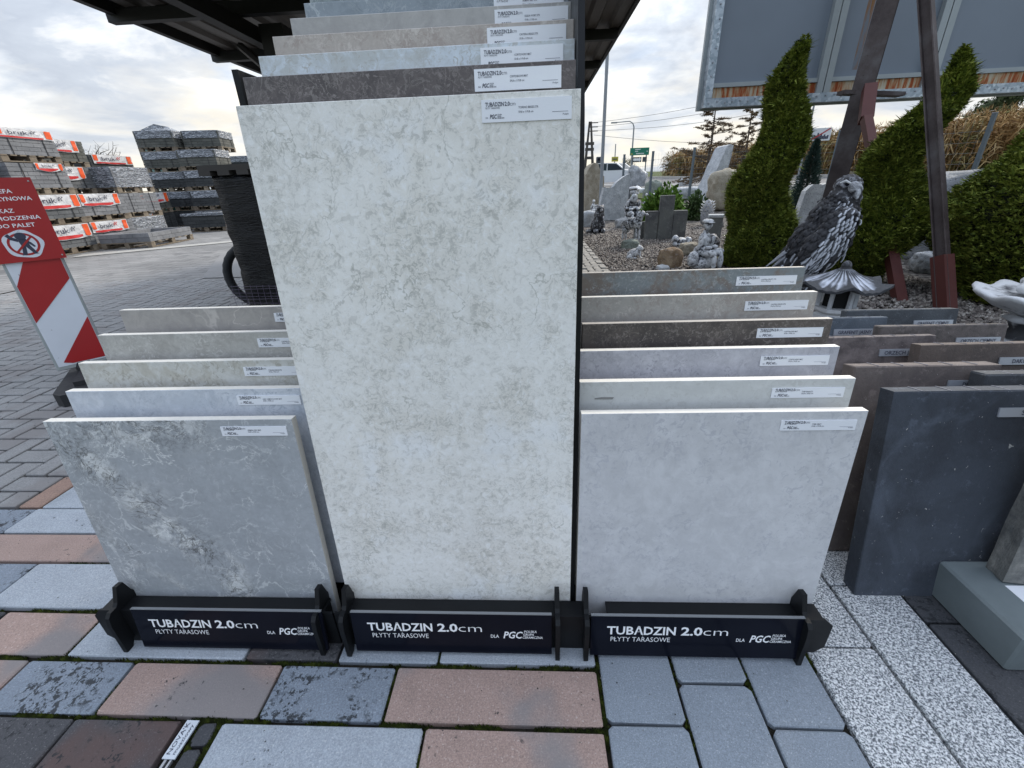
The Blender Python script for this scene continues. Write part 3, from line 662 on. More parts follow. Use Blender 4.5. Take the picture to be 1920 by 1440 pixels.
# ================================================================== CONCRETE STEP SAMPLES ON THE RIGHT
def csmat(name, base, dk, rough=.8, sc=5, blue=None):
    n = NT(name, rough, .4); n.vec = n.scalev(1, 1, 1)
    c = n.mix(n.step(n.noise(sc, 7, .6, .4), .42, .62), base, dk); c = n.vary(c, n.noise(60, 4, .7), .8, 1.2)
    c = n.mix(n.M('MULTIPLY', n.step(n.noise(2.6, 6, .6, 1.0), .5, .62), .5), c, tuple(min(1, q * 1.9) for q in base))
    c = n.mix(n.M('MULTIPLY', n.step(n.noise(24, 7, .75), .56, .66), .45), c, tuple(q * 2.2 for q in base)); sp_ = n.step(n.noise(70, 3, .6, 1.5), .70, .73); c = n.mix(n.M('MULTIPLY', sp_, .8), c, (.5, .5, .48))
    n.col(c); n.bump(n.noise(120, 5, .7), .0025, .8); return n.m
M_tag = plain('brushed_aluminium_tag', (.42, .45, .50), .38, .35, .05)
def csample(x0, y0, w, H, th, mat, label, text, tx=None, tw=.16, lean=R_(11), z0=.0, tz=.045, yaw=0):
    top = Vector((x0, y0, .60)); e = Vector((x0, y0 - H * math.sin(lean), top.z - H * math.cos(lean)))
    b = MB(); b.box((0, 0, 0), (w, th, H), bev=.003)
    me = b.mesh('concrete_sample', mat)
    for v in me.vertices:       # slightly uneven pressed edges
        if v.co.y > .01 or v.co.z > H - .01: v.co += Vector((rnd.uniform(-1, 1), rnd.uniform(-1, 1), rnd.uniform(-1, 1))) * .0015
    o = mkobj('concrete_sample', me, None, e, (-lean, 0, R_(yaw))); tag(o, label, 'paving sample', 'concrete paving samples leaning in two rows')
    # shallow score lines across the thickness
    for k in range(1, 6): MB().box((w * k / 6 - .001, .002, H + .0002), (w * k / 6 + .001, th - .002, H + .0016)).build('pressing_seam', M_ink2, o)
    if text:
        tg = MB().box((tx, -.004, H - tz - .024), (tx + tw, -.0003, H - tz)).build('name_tag', M_tag, o)
        cw = min(tw * .80, .0105 * len(text))
        mkobj('lettering', lettering([(text, tx + (tw - cw) / 2, H - tz - .0185, .0185, .012, 0, cw)], M_ink), tg, (0, -.0048, 0))
    return o
csample(.914, 1.024, .42, .614, .05, csmat('concrete_anthracite', (.052, .062, .080), (.034, .040, .052)), 'big blue-black concrete slab, frontmost of the leaning samples', 'STEPPE', .262, .17, lean=R_(10.8))
csample(.925, 1.190, .405, .61, .05, csmat('concrete_dune_brown', (.150, .125, .115), (.110, .092, .088)), 'grey-brown concrete slab with bird droppings behind the blue-black one', 'DUNA', .265, .12)
csample(1.225, 1.120, .40, .61, .05, csmat('concrete_slate_b', (.060, .066, .076), (.045, .050, .058)), 'dark slate concrete slab poking out above the big blue-black one', None)
csample(1.236, 1.355, .42, .61, .04, csmat('concrete_umber', (.120, .095, .082), (.095, .078, .070)), 'dull umber concrete slab reaching the right edge', 'DAKOTA', .247, .14)
csample(.957, 1.445, .40, .61, .03, csmat('concrete_walnut_light', (.155, .132, .128), (.095, .080, .080), sc=18), 'light walnut mottled slab tagged ORZECH JASNY', 'ORZECH JASNY', .222, .155)
csample(1.250, 1.545, .43, .61, .04, csmat('concrete_walnut_dark', (.130, .112, .105), (.085, .075, .070), sc=22), 'dark walnut mottled slab tagged ORZECH CIEMNY', 'ORZECH CIEMNY', .262, .150)
csample(.958, 1.665, .40, .61, .03, csmat('concrete_graphite_light', (.105, .125, .150), (.080, .098, .120)), 'light graphite blue slab tagged GRAFENIT JASNY', 'GRAFENIT JASNY', .205, .155)
s8 = csample(1.265, 1.755, .43, .61, .04, csmat('concrete_graphite_dark', (.075, .085, .095), (.055, .062, .070)), 'dark graphite slab tagged GRAFENIT CIEMNY, rearmost of the samples', 'GRAFENIT CIEMNY', .262, .150)
n = NT('galvanised_painted_box', .45, .5, .25).world(); n.col(n.vary((.19, .225, .235), n.noise(12, 7, .65), .75, 1.2)); n.rough(n.noise(9, 4), .3, .5); M_plinth = n.m
pl = MB().box((1.128, .700, 0), (1.75, .935, .115), bev=.006).build('metal_plinth', M_plinth)
tag(pl, 'low grey-green metal plinth box on dark pavers, cut by the right edge', 'plinth')
MB().box((1.222, .772, .1151), (1.30, .85, .1157)).build('sticker', M_label, pl)
MB().box((1.20, .6985, .03), (1.215, .6998, .055)).build('slot', M_ink, pl)
n = NT('rough_grey_concrete', .85, .4); n.col(n.ramp(n.noise(11, 7, .65), [(.35, (.09, .095, .095)), (.5, (.19, .19, .18)), (.65, (.34, .33, .30))])); n.bump(n.noise(50, 6, .7), .006); M_rough = n.m
b = MB(); b.box((0, 0, 0), (.45, .055, .62)); me = b.mesh('stone_panel', M_rough)
bm = bmesh.new(); bm.from_mesh(me); bmesh.ops.subdivide_edges(bm, edges=bm.edges[:], cuts=9, use_grid_fill=True)
for v in bm.verts:
    if v.co.x < .001 or v.co.y < .001 or v.co.y > .054: v.co += Vector((mnoise.noise(v.co * 45) * .004, mnoise.noise(v.co * 38 + Vector((5, 5, 5))) * .0025, 0))
bm.to_mesh(me); bm.free()
st_ = mkobj('upright_stone', me, None, (1.222, .858, .120), (R_(-5), 0, R_(-8)))
tag(st_, 'rough grey stone panel standing upright on the metal plinth', 'stone panel')

# ================================================================== LEFT YARD: warning beacon
n = NT('sheet_red', .38, .5); n.col(n.vary((.36, .016, .018), n.noise(6, 5), .85, 1.12)); n.rough(n.noise(10, 4), .3, .5); M_red = n.m
n = NT('reflective_white', .4, .5); g = n.vary((.66, .70, .76), n.noise(5, 5), .88, 1.08); g = n.mix(n.M('MULTIPLY', n.step(n.noise(16, 6, .75, 1), .66, .69), .7), g, (.12, .13, .13)); n.col(g); M_refl = n.m
M_frame = plain('grey_plastic_frame', (.32, .35, .35), .5)
M_rubber = plain('black_rubber', (.014, .015, .017), .75, var=.3, scale=20)
bdir = Vector((.15, .17, 0)).normalized(); ang = math.atan2(bdir.y, bdir.x)
bc = empty('warning_beacon', (-3.045, 2.575, 0), (0, 0, ang), 'red and white striped warning beacon with a red notice board on a black rubber foot', 'warning beacon')
w2 = .135
MB().box((-w2, -.012, .10), (w2, .012, 1.22), bev=.004).build('beacon_body', M_frame, bc)
MB().box((-w2 + .014, -.0150, .125), (w2 - .014, -.0125, 1.20)).build('white_face', M_refl, bc)
def stripe(poly): return MB().prism([(p[0], p[1]) for p in poly], 'y', -.0175, -.0153).build('red_stripe', M_red, bc)
a_ = w2 - .016
stripe([(-.06, .80), (a_, .80), (a_, .69), (-.005, .50), (-a_ + .03, .40), (-a_ + .0, .40), (-a_, .67)]).hide_render = False
bpy.data.objects.remove([o for o in bc.children if o.name.startswith('red_stripe')][0])
stripe([(-.045, .79), (a_, .79), (a_, .665), (-a_, .425), (-a_, .655)])
stripe([(a_, .415), (a_, .135), (-a_ + .07, .135), (-a_ + .03, .150)])
stripe([(-a_, .13), (-a_, .135), (-a_ + .001, .135)]) if False else None
np_ = MB().box((-.155, -.030, .790), (.150, -.026, 1.245)).build('notice_board', M_red, bc)
L = lettering([('STREFA', -.062, 1.165, .030, .012, 0, .112), ('MAGAZYNOWA', -.118, 1.125, .030, .012, 0, .235)], M_white_ink)
L2 = lettering([('ZAKAZ', -.085, 1.062, .030, .012, 0, .105), ('WCHODZENIA', -.128, 1.022, .030, .012, 0, .245), ('DO PALET', -.078, .982, .030, .012, 0, .158)], M_white_ink)
mkobj('lettering', L, np_, (0, -.0306, 0)); mkobj('lettering', L2, np_, (0, -.0306, 0))
# prohibition pictogram: white cloud-shaped sticker, ring, bar and a small walking figure
def disc(cx_, cz_, r, seg=28, sx=1, wob=0): return [(cx_ + sx * r * (1 + wob * math.sin(5 * t + 1)) * math.cos(t), cz_ + r * (1 + wob * math.sin(5 * t + 1)) * math.sin(t)) for t in [2 * math.pi * i / seg for i in range(seg)]]
pcx, pcz = -.005, .888
st = MB().prism(disc(pcx, pcz, .078, 40, 1.08, .05), 'y', -.0312, -.0302).build('sticker', M_refl, np_)
rg = MB(); O_ = disc(pcx, pcz, .064, 36, 1.05); I_ = disc(pcx, pcz, .053, 36, 1.05)
rg.add([(p[0], -.0318, p[1]) for p in O_] + [(p[0], -.0318, p[1]) for p in I_], [(i, (i + 1) % 36, 36 + (i + 1) % 36, 36 + i) for i in range(36)])
rg.build('prohibition_ring', M_red, np_)
fg = MB(); y_ = -.0322
def flat(p): fg.add([(q[0] + pcx, y_, q[1] + pcz) for q in p], [tuple(range(len(p)))])
flat(disc(0, .045, .021, 18, 1.15)); flat([(-.018, .028), (.018, .030), (.024, -.012), (-.012, -.016)])
flat([(-.012, -.012), (.004, -.014), (-.004, -.060), (-.026, -.062), (-.022, -.052)]); flat([(.004, -.014), (.024, -.010), (.040, -.052), (.046, -.058), (.026, -.058)])
flat([(-.016, .030), (-.018, .014), (-.046, .028), (-.062, .052), (-.046, .062), (-.038, .044)]); flat([(.018, .026), (.016, .010), (.038, -.020), (.046, -.016), (.034, .006)])
fg.build('walking_figure', M_ink, np_)
bb = MB().add([(pcx - .044, -.0328, pcz - .038), (pcx - .038, -.0328, pcz - .046), (pcx + .046, -.0328, pcz + .036), (pcx + .040, -.0328, pcz + .044)], [(0, 1, 2, 3)]).build('prohibition_bar', M_red, np_)
for x, z in ((-.14, .81), (.135, .81), (.135, 1.225)): MB().lathe([(.0045, 0), (.0045, .002), (.002, .003)], 10, Matrix.Translation((x, -.0302, z)) @ Matrix.Rotation(R_(90), 4, 'X')).build('bolt', M_frame, np_)
MB().lathe([(.05, .0), (.05, .10), (.035, .13)], 14, None).build('socket', M_rubber, bc)
ft = MB(); ft.prism([(-.42, -.17), (-.36, -.21), (.36, -.21), (.42, -.17), (.42, .17), (.36, .21), (-.36, .21), (-.42, .17)], 'z', 0.0, .075)
ft.prism([(-.30, -.12), (.30, -.12), (.30, .12), (-.30, .12)], 'z', .0755, .105)
fo = ft.build('rubber_foot', M_rubber, bc, (.10, -.10, .002), (0, 0, R_(78)))

# ================================================================== wrapped load with tyre
n = NT('black_stretch_film', .22, .25); wv = n.scalev(2, 2, 14); h = n.noise(4, 6, .6, 1.2, wv); n.col((.003, .003, .004)); n.rough(n.noise(8, 3), .10, .28); n.bump(h, .012, .7); M_film = n.m
wr = empty('wrapped_load', (-2.45, 4.45, 0), (0, 0, R_(-4)), 'tall load wrapped in shiny black stretch film behind the display slabs', 'wrapped load')
b = MB()
NX, NZ = 10, 26
prof = []
vs = []
for k in range(NZ + 1):
    z = .08 + 1.18 * k / NZ
    for q in range(40):
        t = 2 * math.pi * q / 40; cx_, sy_ = math.cos(t), math.sin(t)
        r = 1 / max(abs(cx_) / .42, abs(sy_) / .36); r = min(r, .50)
        r *= 1 + .035 * mnoise.noise(Vector((cx_ * 2, sy_ * 2, z * 9))) + .02 * mnoise.noise(Vector((cx_ * 6, sy_ * 6, z * 26)))
        vs.append((r * cx_, r * sy_, z))
fs = [(k * 40 + q, k * 40 + (q + 1) % 40, (k + 1) * 40 + (q + 1) % 40, (k + 1) * 40 + q) for k in range(NZ) for q in range(40)] + [tuple(NZ * 40 + q for q in range(40))]
b.add(vs, fs); b.build('film_wrap', M_film, wr, smooth=True)
M_wood = NT('weathered_pallet_wood', .85, .3); M_wood.shift(); M_wood.col(M_wood.vary(M_wood.ramp(M_wood.noise(3, 5), [(.3, (.13, .10, .075)), (.6, (.24, .20, .15)), (.8, (.30, .25, .19))]), M_wood.noise(30, 4, .6, 0, M_wood.scalev(1, .1, .6)), .7, 1.25)); M_wood = M_wood.m
M_wood_d = plain('dark_wet_wood', (.045, .040, .036), .8, var=.4)
for k in range(5): MB().box((-.44 + k * .18, -.40, 1.262), (-.33 + k * .18, .40, 1.30)).build('top_board', M_wood_d, wr)
MB().box((-.44, -.40, 1.30), (.44, -.30, 1.345)).build('top_rail', M_wood_d, wr)
MB().box((-.42, -.38, .0), (.42, .38, .075)).build('pallet_base', M_wood_d, wr)
nt_ = MB()
for k in range(9):
    nt_.tube([(-.46 + .0 * k, -.42, .30 - .032 * k), (.0, -.425 + .01 * math.sin(k), .30 - .032 * k + .008 * math.sin(k * 2)), (.46, -.42, .30 - .032 * k)], .0018, 4)
for k in range(14): nt_.tube([(-.44 + .065 * k, -.424, .02), (-.445 + .065 * k, -.426, .16), (-.44 + .065 * k, -.423, .31)], .0018, 4)
tag(nt_.build('net', plain('purple_grey_net', (.10, .08, .12), .6), wr), kind='stuff')
ty = empty('tyre', (-2.86, 4.42, .335), (0, R_(3), R_(8)), 'black tyre standing upright against the wrapped load', 'tyre')
b = MB()
prf = [(.335 + .045 * math.cos(t), .048 * math.sin(t)) for t in [2 * math.pi * i / 12 for i in range(12)]]
vs = []; ns_ = 56
for i in range(ns_):
    t = 2 * math.pi * i / ns_
    for (r, yy) in prf:
        rr = r * .87 + (.004 * (i % 2) if r > .36 else 0); vs.append((rr * math.cos(t), yy, rr * 1.02 * math.sin(t)))
b.add(vs, [(i * 12 + k, i * 12 + (k + 1) % 12, ((i + 1) % ns_) * 12 + (k + 1) % 12, ((i + 1) % ns_) * 12 + k) for i in range(ns_) for k in range(12)])
b.build('tread', M_rubber, ty, smooth=True)

# ================================================================== pallets of paving stones
def stone_pal(name, c, d, sc=2.2, gl=.8, bump=.004):
    n = NT(name, gl, .5).shift(); v = n.noise(sc, 6, .6); n.col(n.vary(n.mix(n.step(v, .4, .6), c, d), n.noise(26, 4, .7), .75, 1.3)); n.bump(n.noise(40, 4), bump); return n.m
PS = [stone_pal('stones_light_grey', (.21, .215, .225), (.15, .155, .165)), stone_pal('stones_mid_grey', (.125, .13, .135), (.09, .095, .10)), stone_pal('stones_dark', (.040, .044, .046), (.025, .028, .03)), stone_pal('stones_olive_grey', (.10, .10, .088), (.065, .068, .06))]
n = NT('clear_stretch_film', .2, .6); wv = n.scalev(1.5, 1.5, 10); h = n.noise(5, 7, .65, 1.6, wv)
n.col(n.ramp(h, [(.42, (.05, .055, .065)), (.52, (.20, .22, .25)), (.62, (.62, .65, .70))])); n.bump(h, .03); M_cling = n.m
M_banner = NT('banner_white', .45, .5); M_banner.shift(); M_banner.col(M_banner.vary((.68, .68, .69), M_banner.noise(6, 5, .6, 1), .7, 1.1)); M_banner.bump(M_banner.noise(7, 5, .6, 1), .03); M_banner = M_banner.m
M_ban_or = plain('banner_orange', (.78, .10, .02), .45, scale=5); M_ban_rd = plain('banner_red', (.55, .03, .03), .45, scale=5)
M_strap = plain('strap', (.02, .02, .022), .5)
def wob_sheet(x0, x1, z0, z1, y, nx, nz, seed, amp=.012, sag=.0):
    V = []; 
    for j in range(nz + 1):
        for i in range(nx + 1):
            u, v = i / nx, j / nz; x = x0 + (x1 - x0) * u; z = z0 + (z1 - z0) * v
            z -= sag * math.sin(math.pi * u) * (1 - v) + .02 * mnoise.noise(Vector((x * 4, seed, v))) * (1 - v)
            V.append((x, y - .006 - amp * (1 + mnoise.noise(Vector((x * 7, z * 9, seed)))), z))
    F = [(j * (nx + 1) + i, j * (nx + 1) + i + 1, (j + 1) * (nx + 1) + i + 1, (j + 1) * (nx + 1) + i) for j in range(nz) for i in range(nx)]
    return V, F
_pc = {}
def pallet(x, y, z, yaw, label, sm=0, banner=None, wrap=None, sx=1.2, sy=1.0, h=.47, layers=6, straps=True, nx=5, ny=4, group='pallets of paving stones stacked in the yard', bside=0):
    """x, y: centre; local -Y is the face towards the lane (before yaw)"""
    o = empty('stone_pallet', (x, y, z), (0, 0, yaw), label, 'stone pallet', group)
    k = ('w', sx, sy)
    if k not in _pc:
        b = MB()
        for t in (-.5, 0, .5):
            for s in (-.5, 0, .5): b.box((t * (sx - .14) - .07, s * (sy - .12) - .05, .022), (t * (sx - .14) + .07, s * (sy - .12) + .05, .108))
        for s in (-.5, 0, .5): b.box((-sx / 2, s * (sy - .12) - .05, 0), (sx / 2, s * (sy - .12) + .05, .021))
        for i in range(7): b.box((-sx / 2 + i * (sx - .12) / 6, -sy / 2, .110), (-sx / 2 + .12 + i * (sx - .12) / 6, sy / 2, .132))
        _pc[k] = b.mesh('pallet_base', M_wood)
    mkobj('pallet_base', _pc[k], o)
    lh = h / layers
    for L_ in range(layers):
        key = (sm, sx, sy, L_ % 2, nx, ny, round(lh, 3), rnd.randrange(2))
        if key not in _pc:
            b = MB(); off = .5 * (L_ % 2)
            ex = [0] + [(i + off) / nx for i in range(nx + 1) if 0 < (i + off) / nx < 1] + [1]
            ey = [0] + [(i + off * .6) / ny for i in range(ny + 1) if 0 < (i + off * .6) / ny < 1] + [1]
            for i in range(len(ex) - 1):
                for j in range(len(ey) - 1):
                    if 0 < i < len(ex) - 2 and 0 < j < len(ey) - 2: continue
                    q = rnd.uniform(0, .006)
                    b.box((-sx / 2 + ex[i] * sx + .003, -sy / 2 + ey[j] * sy + .003 + (q if j == 0 else 0), 0), (-sx / 2 + ex[i + 1] * sx - .003 - (q if i == len(ex) - 2 else 0), -sy / 2 + ey[j + 1] * sy - .003, lh - .006))
            _pc[key] = b.mesh('stone_layer', PS[sm])
        tag(mkobj('stone_layer', _pc[key], o, (rnd.uniform(-.004, .004), rnd.uniform(-.004, .004), .134 + lh * L_)), kind='stuff')
    tz = .134 + h
    if wrap:
        f0 = wrap if isinstance(wrap, float) else .0
        V = []; seg = 48; nz = 10; zl = tz + .012
        for j in range(nz + 1):
            for q in range(seg):
                t = 2 * math.pi * q / seg; c_, s_ = math.cos(t), math.sin(t); r = 1 / max(abs(c_) / (sx / 2 + .012), abs(s_) / (sy / 2 + .012))
                z_ = .134 + h * f0 + (zl - .134 - h * f0) * j / nz
                r *= 1 + .014 * mnoise.noise(Vector((c_ * 5, s_ * 5, z_ * 18 + x)))
                V.append((r * c_, r * s_, z_ + (0.01 * mnoise.noise(Vector((t * 3, x, 1))) if j == 0 else 0)))
        F = [(j * seg + q, j * seg + (q + 1) % seg, (j + 1) * seg + (q + 1) % seg, (j + 1) * seg + q) for j in range(nz) for q in range(seg)] + [tuple(nz * seg + q for q in range(seg))]
        MB().add(V, F).build('film_wrap', M_cling, o, smooth=True)
    if straps:
        for t in (-.28, .28):
            for a in (0, 1):
                b = MB()
                if a == 0: b.box((t * sx - .008, -sy / 2 - .006, .134), (t * sx + .008, -sy / 2 - .001, tz)); b.box((t * sx - .008, -sy / 2, tz), (t * sx + .008, sy / 2, tz + .004))
                else: b.box((sx / 2 + .001, t * sy - .008, .134), (sx / 2 + .006, t * sy + .008, tz))
                b.build('strap', M_strap, o)
    if banner:
        p = Matrix.Rotation(R_(90 * bside), 4, 'Z'); L0 = sx if bside == 0 else sy; yy = -(sy if bside == 0 else sx) / 2
        f0, f1, sag, hh = banner
        x0 = -L0 / 2 + f0 * L0; x1 = -L0 / 2 + f1 * L0; z1 = tz + .006; z0 = tz - hh
        V, F = wob_sheet(x0, x1, z0, z1, yy, 14, 4, x + y, sag=sag)
        bo = MB().add(V, F).build('banner', M_banner, o); bo.matrix_local = p
        wd = x1 - x0
        for (a0, a1, c0, c1, mt, nm) in ((.02, .12, .35, .98, M_ban_or, 'orange_block'), (.86, .98, .12, .97, M_ban_or, 'orange_block'), (.06, .80, .04, .20, M_ban_rd, 'red_band')):
            V, F = wob_sheet(x0 + wd * a0, x0 + wd * a1, z0 + hh * c0, z0 + hh * c1, yy - .008, 8, 3, x + y, sag=sag * .9); MB().add(V, F).build(nm, mt, bo)
        L = lettering([('bruk', x0 + wd * .20, z0 + hh * .40, hh * .58, .012, 0, wd * .34)], M_ink); mkobj('lettering', L, bo, (0, yy - .046, 0))
        b = MB()
        for (du, dv) in ((0, 0), (.05, 0), (.025, .11), (.075, .11), (.0, -.11), (.05, -.11)): b.box((x0 + wd * (.58 + du), yy - .047, z0 + hh * (.66 + dv)), (x0 + wd * (.61 + du), yy - .045, z0 + hh * (.74 + dv)))
        b.build('logo_squares', M_ink if rnd.random() < .5 else M_ban_rd, bo)
    return o
H1 = .615
lane = R_(90)        # faces +X
names = ['bottom', 'second', 'third', 'top']
def stack(px_, py_, yaw, specs, where, sx=1.2, sy=1.0):
    n_ = len(specs)
    for i, sp_ in enumerate(specs):
        lev = 'bottom' if i == 0 else ('top' if i == n_ - 1 else ['second', 'third', 'fourth'][i - 1] + ' up')
        sp_ = dict(sp_); desc = sp_.pop('d'); dx = sp_.pop('dx', 0); dy = sp_.pop('dy', 0)
        pallet(px_ + dx, py_ + dy, i * H1, yaw + R_(rnd.uniform(-1, 1)), f'{desc}, {lev} {where}', sx=sx, sy=sy, **sp_)
BN = (.04, .96, .02, .26)
stack(-11.0, 8.35, lane, [dict(d='grey paving stones', sm=1), dict(d='grey paving stones', sm=1), dict(d='stones under a white and orange banner', sm=1, banner=(.3, 1, .03, .3))], 'of the stack nearest the notice board')
stack(-10.88, 9.72, lane, [dict(d='dark grey stones with a bruk banner', sm=1, banner=(.0, .95, .03, .27)), dict(d='dark grey stones with a bruk banner', sm=1, banner=(.0, .97, .02, .26)), dict(d='light grey stones with a slipped white banner', sm=0, banner=(.45, .93, .04, .12)), dict(d='light grey stones with a bruk banner over the rim', sm=0, banner=(.05, .98, .0, .17))], 'of the first full stack')
stack(-11.05, 11.08, lane, [dict(d='pale stones with a bruk banner', sm=0, banner=(.0, .85, .01, .24)), dict(d='pale stones with a bruk banner', sm=0, banner=(.0, .88, .02, .25)), dict(d='stones with a torn bruk banner', sm=1, banner=(.0, .85, .05, .25), dx=-.70, dy=.1), dict(d='olive grey stones with a bruk banner', sm=3, banner=(.1, .85, .0, .27), dx=-.95, dy=.45)], 'of the second full stack')
stack(-11.25, 12.45, lane, [dict(d='stones in crumpled clear film', sm=0, wrap=True), dict(d='pale small stones', sm=0, nx=7), dict(d='stones in crumpled white film', sm=0, wrap=True)], 'of the third stack')
stack(-15.1, 16.3, lane, [dict(d='dark stones', sm=2), dict(d='film-wrapped pale stones', sm=0, wrap=.3), dict(d='olive stones with a bruk banner', sm=3, banner=BN), dict(d='black-ended stones with a bruk banner', sm=2, banner=(.06, .98, .0, .27))], 'of the set-back stack', sx=1.7)
stack(-12.75, 14.75, lane, [dict(d='dark stones with a small red label', sm=2, banner=(.0, .22, .0, .28)), dict(d='brown-grey stones with a hanging bruk banner', sm=3, banner=(.0, .95, .06, .25))], 'of the low stack')
pallet(-9.86, 11.25, 0, R_(98), 'low flat load of pale slabs standing alone in front of the stacks', sm=0, sx=1.75, sy=1.15, h=.20, layers=2, straps=False, nx=7, wrap=None)
tw_ = dict(wrap=.55, nx=4)
stack(-12.55, 16.35, R_(8), [dict(d='dark stones in film', sm=2), dict(d='dark stones with cloudy film', sm=2, **tw_), dict(d='dark stones with cloudy film', sm=2, **tw_), dict(d='olive stones with cloudy film', sm=3, **tw_), dict(d='olive stones with a heap of film', sm=3, **tw_)], 'of the far left tower')
stack(-11.15, 16.15, R_(8), [dict(d='pale stones', sm=0), dict(d='dark stones with shining film', sm=2, **tw_), dict(d='dark stones with shining film', sm=2, **tw_), dict(d='grey stones with shining film', sm=3, **tw_), dict(d='olive stones with film', sm=3, dy=.7, dx=-.15, **tw_)], 'of the far right tower')
pallet(-10.75, 15.0, 0, R_(8), 'dark green slabs under a pale sheet, in front of the far towers', sm=2, sx=1.3, sy=1.0, h=.42, layers=4, straps=False, wrap=.85)
stack(-11.9, 19.6, R_(8), [dict(d='dark stones', sm=2), dict(d='dark stones', sm=2), dict(d='dark stones', sm=1), dict(d='dark stones with film', sm=2, **tw_)], 'of the most distant stack')
# heap of film on the top
V = []; F = []
MB().add([(-.5, -.35, 0), (.5, -.35, 0), (.5, .35, 0), (-.5, .35, 0), (-.1, -.1, .22), (.25, .05, .14)], [(0, 1, 5, 4), (1, 2, 5), (2, 3, 4, 5), (3, 0, 4)]).build('film_heap', M_cling, None, (-12.5, 16.3, 5 * H1 + .004), (0, 0, .2))
tag(bpy.data.objects['film_heap'], 'crumpled heap of clear film on the highest pallet tower', 'film heap')
# green machine between the stacks
gm = empty('forklift', (-13.3, 17.6, 0), (0, 0, R_(20)), 'green forklift cab standing between the pallet stacks', 'forklift')
M_grn = plain('machine_green', (.03, .13, .10), .4); M_gls = plain('cab_glass', (.20, .36, .34), .1)
MB().box((-.7, -1.1, .35), (.7, 1.1, 1.3), bev=.06).build('body', M_grn, gm)
for sx_ in (-.66, .60):
    for sy_ in (-.8, .5): MB().box((sx_, sy_, 1.3), (sx_ + .06, sy_ + .06, 2.62)).build('cab_post', M_grn, gm)
MB().box((-.72, -.86, 2.62), (.72, .62, 2.70), bev=.02).build('cab_roof', M_grn, gm)
MB().box((-.60, -.80, 1.32), (.60, -.785, 2.6)).build('window', M_gls, gm); MB().box((.615, -.72, 1.32), (.63, .5, 2.6)).build('window', M_gls, gm)
for sx_ in (-.72, .62):
    for sy_ in (-.75, .75): MB().lathe([(.1, 0), (.36, .01), (.38, .05), (.38, .15), (.36, .19), (.1, .2)], 20, Matrix.Translation((sx_ - .05, sy_, .38)) @ Matrix.Rotation(R_(90), 4, 'Y')).build('wheel', M_rubber, gm)

# ================================================================== canopy over the yard
n = NT('canopy_steel_dark', .6, .4).world(); n.col(n.vary((.020, .019, .018), n.noise(3, 5), .8, 1.4)); M_can = n.m
n = NT('canopy_sheet', .5, .4).world(); n.col(n.vary((.085, .072, .062), n.noise(2, 5), .8, 1.3)); M_canp = n.m
cn = empty('canopy', (-1.3, 6, 0), (0, 0, 0), 'dark steel canopy with a ribbed roof seen from below behind the displays', 'canopy')
CX0, CX1, CY0, CY1, CZ = -3.66, 1.0, 3.1, 10.6, 2.62
b = MB()
pts = []; x = CX0; 
while x < CX1:
    pts += [(x, CZ + .05), (x + .10, CZ + .05), (x + .13, CZ + .01), (x + .23, CZ + .01)]; x += .26
pts = [p for p in pts if p[0] <= CX1 + .01]
up = [(p[0], CZ + .075) for p in reversed(pts)]
V = [(p[0] + 1.3, CY0 - 6, p[1]) for p in pts] + [(p[0] + 1.3, CY1 - 6, p[1]) for p in pts]; n_ = len(pts)
b.add(V, [(i, i + 1, n_ + i + 1, n_ + i) for i in range(n_ - 1)])
b.box((CX0 + 1.3, CY0 - 6, CZ + .076), (CX1 + 1.3, CY1 - 6, CZ + .09)); b.build('roof_sheet', M_canp, cn)
for nm, a, c_ in (('edge_beam', (CX0 + 1.26, CY0 - 6, CZ - .04), (CX0 + 1.32, CY1 - 6, CZ + .10)), ('edge_beam', (CX1 + 1.29, CY0 - 6, CZ - .02), (CX1 + 1.33, CY1 - 6, CZ + .10))): MB().box(a, c_).build(nm, M_can, cn)
for y_ in (3.3, 4.72, 6.1, 7.5, 8.9, 10.3): MB().box((CX0 + 1.22, y_ - .04 - 6, CZ - .09), (CX1 + 1.28, y_ + .04 - 6, CZ + .005)).build('cross_beam', M_can, cn)
for x_ in (-2.6, .25): MB().box((x_ + 1.3 - .05, CY0 - 6, CZ - .22), (x_ + 1.3 + .05, CY1 - 6, CZ - .092)).build('main_beam', M_can, cn)
MB().box((-2.5 + 1.3, 4.9 - 6, 0), (-2.28 + 1.3, 5.12 - 6, CZ - .1)).build('post', M_can, cn)
MB().box((-2.0 + 1.3, 4.95 - 6, 0), (-.4 + 1.3, 5.05 - 6, CZ - .1)).build('rear_panel', M_can, cn)
MB().box((-.4 + 1.3 + .01, 9.9 - 6, 0), (-.15 + 1.3, 10.1 - 6, CZ - .1)).build('post', M_can, cn)
for a, c_ in (((-2.39, 5.0, 2.05), (-3.1, 5.6, 2.6)), ((-2.39, 5.0, 1.95), (-1.7, 4.4, 2.6))): MB().tube([(a[0] + 1.3, a[1] - 6, a[2]), (c_[0] + 1.3, c_[1] - 6, c_[2] - .06)], .04, 6).build('brace', M_can, cn)

